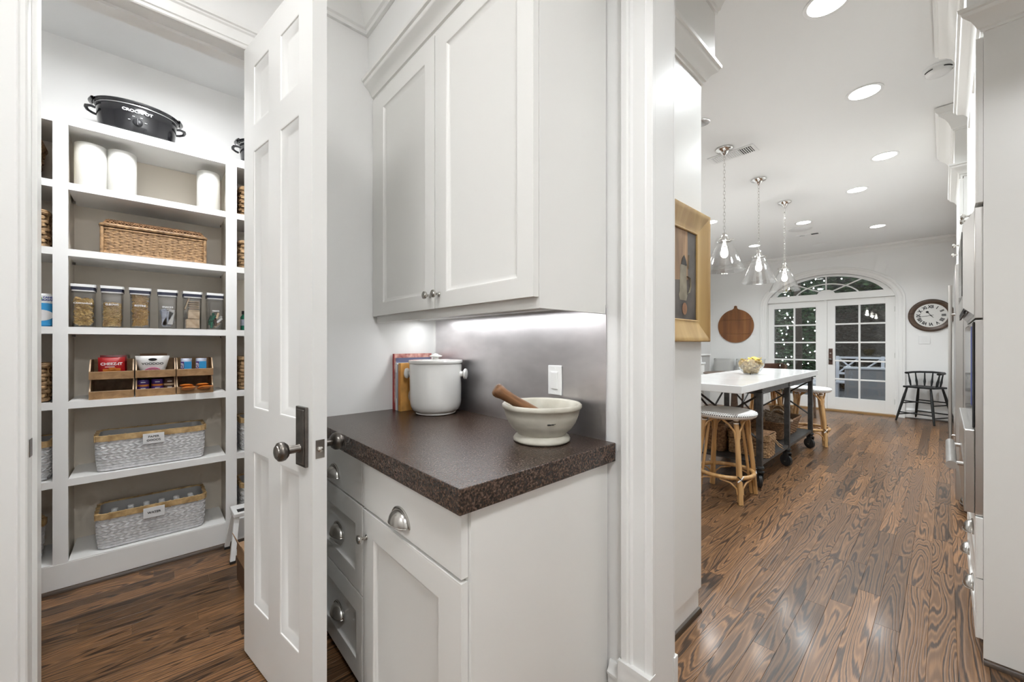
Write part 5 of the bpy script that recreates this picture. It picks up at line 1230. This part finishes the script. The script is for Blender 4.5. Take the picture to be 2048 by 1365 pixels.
MB().lathe([(.262, 0), (.266, -.010), (.262, -.026), (.246, -.036), (.226, -.034), (.212, -.024), (.200, -.022), (.192, -.014), (.192, 0)], 64, ax='y').build('wooden_rim', m_clockwood, ck, smooth=50)
MB().lathe([(.194, -.006), (.194, -.010), (0, -.0105)], 64, ax='y').build('dial', mat('clock_dial', (.74, .73, .70), .5), ck)
for i, nm in enumerate(['XII', 'I', 'II', 'III', 'IIII', 'V', 'VI', 'VII', 'VIII', 'IX', 'X', 'XI']):
    a = 2 * PI * i / 12
    text('numeral', nm, .064, m_ink, ck, (.140 * math.sin(a), -.0112, .140 * math.cos(a)), (R90, a if True else 0, 0), .0004, .82, bold=.0028)
def hand(name, ln, w_, a, y):
    o = MB().prism([(-w_, -.03), (w_, -.03), (w_ * .8, ln * .9), (0, ln), (-w_ * .8, ln * .9)], y - .001, y).build(name, m_ink, ck); o.rotation_euler = (0, a, 0); return o
h_ = hand('hour_hand', .085, .004, -.62, -.0125); MB().lathe([(.017, -.0137), (0, -.0137)], 16, (0, 0, .070), 'y').build('hand_disc', m_ink, h_)
hand('minute_hand', .135, .0028, -1.72, -.0145); MB().lathe([(.008, -.011), (.008, -.017), (0, -.018)], 14, ax='y').build('hand_cap', m_ink, ck, smooth=40)
hand('hand_counterweight', .05, .003, 2.5, -.0155)
s_ = switch((-.225, YF - .0005, 1.315), 'white wall plate on the far wall under the clock'); s_.scale = (1.9, 1, 1.2)
# ---------------------------------------------------------------- black spindle chair
bc_ = thing('spindle_chair', 'small black wooden spindle-back chair by the far wall', 'chair', (-.215, 9.085, 0), math.radians(-28))
SHt = .545
MB().prism([(x, y) for x, y, _, _ in rrect(.20, .185, .05, 36)], SHt, SHt + .026, 'z').build('seat', m_chairblack, bc_, bev=.006)
lgs = {}
for sx in (-1, 1):
    for sy in (-1, 1):
        a, b_ = V((sx * .15, sy * .13, SHt + .004)), V((sx * .245, sy * .225, 0)); lgs[sx, sy] = (a, b_)
        MB().tube([a, a.lerp(b_, .35), a.lerp(b_, .8), b_], [.013, .0185, .0155, .012], 12).build('leg', m_chairblack, bc_, smooth=60)
def stretch(k0, k1, t): MB().tube([lgs[k0][0].lerp(lgs[k0][1], t), lgs[k1][0].lerp(lgs[k1][1], t)], .0095, 10).build('stretcher', m_chairblack, bc_, smooth=60)
for t_ in (.40, .74): stretch((-1, -1), (1, -1), t_); stretch((-1, 1), (1, 1), t_); stretch((-1, -1), (-1, 1), t_ + .07); stretch((1, -1), (1, 1), t_ + .07)
rail = [(-.205, -.05, .775), (-.20, .06, .785), (-.15, .15, .79), (0, .195, .795), (.15, .15, .79), (.20, .06, .785), (.205, -.05, .775)]
MB().tube(rail, .030, 12, flat=.55).build('arm_rail', m_chairblack, bc_, smooth=60)
for a, b_ in (((-.16, -.03), (-.20, -.02)), ((-.145, .09), (-.175, .10)), ((-.08, .145), (-.095, .175)), ((0, .155), (0, .192)), ((.08, .145), (.095, .175)), ((.145, .09), (.175, .10)), ((.16, -.03), (.20, -.02))):
    p, q_ = V((*a, SHt + .02)), V((*b_, .782)); MB().tube([p, p.lerp(q_, .35), p.lerp(q_, .6), q_], [.009, .0155, .010, .008], 10).build('spindle', m_chairblack, bc_, smooth=60)
# ---------------------------------------------------------------- window seat corner
ws = thing('window_seat', 'white window seat bench with grey cushion in the corner', 'bench')
B(-3.595, -2.66, 8.62, 9.37, .001, .45).build('bench_box', m_cab, ws); B(-3.59, -2.655, 8.615, 9.37, .452, .54).build('seat_cushion', m_cushion, ws, bev=.02, seg=3)
B(-3.595, -3.30, 7.66, 8.60, .001, 1.01).build('end_panel', m_cushion, ws); B(-3.595, -3.28, 7.65, 8.61, 1.012, 1.035).build('end_cap', m_cab, ws)
for i, (x, y, lab) in enumerate(((-3.27, 9.27, 'pale grey pillow leaning on the window seat wall'), (-2.82, 9.22, 'second pale grey pillow at the window seat end'))):
    t = thing('throw_pillow', lab, 'pillow', (x, y, .545)); t.rotation_euler = (-.18, 0, .1 - .2 * i)
    vs = []; fs = []; n_ = 10
    for sd_ in (-1, 1):
        for u in range(n_ + 1):
            for v in range(n_ + 1):
                a, b_ = 2 * u / n_ - 1, 2 * v / n_ - 1; th = .07 * ((1 - a ** 4) * (1 - b_ ** 4)) ** .6
                vs.append((a * .20, sd_ * th - .03, .19 + b_ * .19))
    m_ = (n_ + 1) ** 2
    for k in (0, m_):
        for u in range(n_):
            for v in range(n_): fs.append((k + u * (n_ + 1) + v, k + u * (n_ + 1) + v + 1, k + (u + 1) * (n_ + 1) + v + 1, k + (u + 1) * (n_ + 1) + v))
    MB().add(vs, fs).build('cushion', m_cushion, t, smooth=60)
# window on the left wall: casing and sill only show past the cabinet
wn = thing('window_2', 'white cased window on the long wall above the window seat', 'window', kind='structure')
B(-3.60, -3.575, 6.2, 6.32, .98, 2.5).build('casing', m_trim, wn); B(-3.60, -3.575, 8.70, 8.82, .98, 2.5).build('casing', m_trim, wn); B(-3.60, -3.57, 6.2, 8.82, 2.5, 2.62).build('head_casing', m_trim, wn); B(-3.60, -3.53, 6.15, 8.87, .95, .98).build('window_sill', m_trim, wn)
B(-3.598, -3.592, 6.32, 8.70, .98, 2.5).build('shade', m_wall, wn)
hd = thing('range_hood', 'white tapered hood box high on the long kitchen wall', 'hood'); B(-3.595, -3.0, 5.3, 6.9, 2.25, 2.965).build('hood_box', m_wall, hd)
# base cabinets along the long wall
lab_b = ['white drawer cabinet nearest, along the long kitchen wall', 'white drawer cabinet in the middle of the long kitchen wall', 'white drawer cabinet at the window seat end of the wall']
for i in range(3):
    y0 = 4.2 + 1.1 * i; t = thing('drawer_cabinet', lab_b[i], 'cabinet', (0, 0, 0), 0, 'drawer cabinets along the long wall')
    B(-3.595, -2.98, y0, y0 + 1.09, .10, .88).build('cabinet_body', m_cab, t); B(-3.595, -3.05, y0, y0 + 1.09, .001, .10).build('toe_kick', m_shoe, t)
    for j_ in range(2):
        for z0, z1 in ((.12, .38), (.39, .62), (.63, .87)):
            a = y0 + .01 + .54 * j_
            d_ = B(-2.98, -2.962, a, a + .53, z0, z1).build('drawer', m_cab, t, bev=.003)
            kk = knob_mb(MX.Translation((-2.962, a + .265, (z0 + z1) / 2)) @ MX.Rotation(R90, 4, 'Z')).build('knob', m_nickel, d_, smooth=45)
tag(B(-3.597, -2.95, 4.19, 7.5, .882, .915).build('long_worktop', m_marbletop, bev=.003), 'pale stone worktop along the long kitchen wall', 'countertop')
ap = thing('counter_appliance', 'white appliance with blue display on the long worktop', 'appliance', (-3.2, 7.2, .916)); B(-.16, .20, -.25, .25, 0, .10).build('case_front', m_plastic, ap, bev=.004); B(-.16, .18, -.25, .25, .101, .2).build('case', m_plastic, ap, bev=.004); B(.1805, .183, -.22, .22, .115, .175).build('display', m_blue2, ap)
kk = knob_mb(MX.Translation((.2, -.1, .05)) @ MX.Rotation(R90, 4, 'Z')).build('knob', m_nickel, ap)
# dining chairs near the doors
def dchair(label, loc, rz, m):
    t = thing('dining_chair', label, 'chair', loc, rz, 'brown dining chairs by the garden doors')
    B(-.22, .22, -.22, .22, .43, .48).build('seat', m, t, bev=.012)
    MB().sweep([(-.21, .20, .60), (-.10, .235, .60), (.10, .235, .60), (.21, .20, .60)], [(0, 0), (0, .30), (.022, .30), (.022, 0), (0, 0)]).build('backrest', m, t, smooth=40)
    for sx in (-1, 1):
        MB().tube([(sx * .19, .20, .88), (sx * .19, .19, .45), (sx * .20, .24, .001)], .018, 8).build('leg', m_clockwood, t, smooth=50); MB().tube([(sx * .19, -.19, .45), (sx * .20, -.20, .001)], .018, 8).build('leg', m_clockwood, t, smooth=50)
    return t
dchair('dark brown leather dining chair beyond the island', (-2.30, 8.30, 0), -2.2, m_leather); dchair('lighter brown wooden dining chair nearer the garden doors', (-1.72, 8.35, 0), 1.9, m_clockwood)
dt = thing('dining_table', 'small round dark wood dining table behind the island', 'table', (-2.42, 7.35, 0)); MB().lathe([(0, .72), (.46, .72), (.48, .73), (.48, .745), (.46, .755), (0, .755)], 40).build('tabletop', m_clockwood, dt, smooth=40); MB().lathe([(.05, .72), (.04, .5), (.055, .2), (.05, .08)], 20).build('pedestal', m_clockwood, dt, smooth=50); MB().lathe([(.28, 0.001), (.28, .03), (.06, .08), (0, .08)], 28).build('foot', m_clockwood, dt, smooth=50)

# ---------------------------------------------------------------- garden outside
m_stone = mat('patio_stone', (.20, .20, .20), .8, var=.2, vs=6); m_leaf = mat('hedge_leaf', (.020, .060, .020), .4, var=.5, vs=9, c2=(.075, .15, .055)); m_bark = mat('bark', (.06, .045, .032), .9); m_leafbrown = mat('hillside_leaf', (.045, .043, .032), .7, var=.5, vs=5, c2=(.10, .085, .06))
m_outwhite = mat('outdoor_white', (.66, .67, .70), .5); m_outgrey = mat('outdoor_wicker', (.30, .30, .31), .7, bump=.6, bs=60, bst=(8, 8, 1))
tag(B(-9, 5, YF + .16, 18, -.25, -.12).build('ground_patio', m_stone), 'grey stone patio outside the garden doors', 'ground', kind='structure')
rg = random.Random(21)
def leaves(n, box, size, m, name, label, cat, kind='stuff'):
    mb = MB()
    for k in range(n):
        x = box[0] + (box[1] - box[0]) * rg.random(); y = box[2] + (box[3] - box[2]) * rg.random() ** 1.5; z = box[4] + (box[5] - box[4]) * rg.random()
        s_ = size * (.6 + .8 * rg.random())
        mb.m = MX.Translation((x, y, z)) @ MX.Rotation(rg.random() * 6.28, 4, 'Z') @ MX.Rotation(rg.random() * 3.1, 4, 'X')
        mb.add([(-s_, 0, 0), (0, -s_ * .45, s_ * .12), (s_, 0, 0), (0, s_ * .45, s_ * .12)], [(0, 1, 2, 3)])
    mb.m = MX.Identity(4); o = mb.build(name, m); return tag(o, label, cat, kind=kind)
leaves(26000, (-6.0, -2.35, 13.0, 14.5, -.1, 5.2), .055, m_leaf, 'hedge_foliage', 'dark green evergreen hedge behind the fairy lights', 'hedge')
leaves(16000, (-2.3, 2.2, 14.6, 15.6, -.1, 2.5), .04, m_leafbrown, 'ivy_foliage', 'brownish ivy bank behind the white bench', 'ivy')
leaves(7000, (-3.0, 3.0, 16.0, 17.4, 1.8, 6.5), .10, m_leaf, 'canopy_foliage', 'dark tree canopy above the ivy bank', 'tree')
tag(B(-9, 5, 15.75, 15.9, -.12, 2.2).build('garden_bank_wall', m_bark), 'dark earth bank behind the ivy', 'wall', kind='structure')
tag(B(-9, 5, 17.6, 17.8, -.12, 8).build('garden_tree_line', mat('dark_treeline', (.010, .020, .014), .9, var=.6, vs=2)), 'deep dark tree line at the end of the garden', 'tree line', kind='structure')
for i, (x, y) in enumerate(((-3.9, 12.45), (-3.2, 12.5), (-2.6, 12.45))):
    t = thing('tree_trunk_post', ['grey tree trunk at the outer edge of the fairy lights', 'grey tree trunk in the middle of the fairy lights', 'grey tree trunk nearest the centre mullion'][i], 'tree', (x, y, -.12)); MB().tube([(0, 0, 0), (.03, 0, 1.5), (-.02, 0, 4.5)], [.11, .09, .06], 10).build('bark_column', m_bark, t, smooth=50)
fl = thing('fairy_lights', 'string of white fairy lights woven through the hedge', 'string lights')
pts = []
y = 12.9
for k in range(96): z_ = .45 + 3.2 * rg.random(); pts.append((-3.55 + (1.45 + (.5 if z_ > 2.5 else 0)) * rg.random(), 12.75 + .15 * rg.random(), z_))
pts.sort(key=lambda p: (round(p[2] * 2), p[0] if int(round(p[2] * 2)) % 2 else -p[0]))
MB().tube(pts, .003, 3).build('wire', m_blackmetal, fl)
bme = MB().ball((0, 0, 0), .014, 8).build('bulb', m_fairy, fl, smooth=60); bme.location = pts[0]
for p in pts[1:]: c_ = bme.copy(); C.objects.link(c_); c_.parent = fl; c_.location = p
# white fretwork bench back
wb = thing('garden_bench', 'white fretwork garden bench behind the wicker sofa', 'bench', (-1.0, 13.0, -.12))
for z in (.62, 1.02): B(-.85, .78, -.02, .02, z - .025, z + .025).build('back_rail', m_outwhite, wb)
for x in (-.85, 0, .75): B(x - .03, x + .03, -.03, .03, .001, 1.06).build('post', m_outwhite, wb)
for a, b_, c, d_ in ((-.83, .64, -.45, 1.0), (-.45, .64, -.83, 1.0), (-.45, .64, -.02, 1.0), (.03, .64, .40, 1.0), (.40, .64, .73, 1.0), (.40, 1.0, .73, .64)): MB().tube([(a, 0, b_), (c, 0, d_)], .018, 4).build('fret_bar', m_outwhite, wb)
B(-.85, .78, -.5, -.03, .40, .44).build('bench_seat', m_outwhite, wb)
for x in (-.80, .73): B(x - .03, x + .03, -.48, -.42, .001, .40).build('leg', m_outwhite, wb)
so = thing('wicker_sofa', 'grey woven garden sofa outside the opening door', 'sofa', (-1.02, 11.2, -.12), .1)
B(-.45, 1.2, -.05, .09, .02, .82).build('back', m_outgrey, so, bev=.03); B(-.45, -.32, .09, .85, .02, .64).build('arm', m_outgrey, so, bev=.03); B(-.32, 1.1, .09, .85, .02, .36).build('base', m_outgrey, so, bev=.02); B(-.47, 1.22, -.07, .11, .82, .87).build('top_rail', m_outwhite, so, bev=.015); B(-.3, 1.08, .1, .83, .362, .48).build('seat_cushion', m_outwhite, so, bev=.03)
for i, (x, y, lab) in enumerate(((-1.98, 10.6, 'pale garden ottoman outside the opening door'), (-2.15, 11.6, 'pale garden ottoman outside the fixed door'))):
    t = thing('garden_ottoman', lab, 'ottoman', (x, y, -.12), .2); B(-.32, .32, -.3, .3, .02, .40).build('base', m_outgrey, t, bev=.02); B(-.34, .34, -.32, .32, .402, .54).build('cushion', m_outwhite, t, bev=.03)
# ---------------------------------------------------------------- finish
for o in S.objects:
    if o.parent and 'category' in o: del o['category']
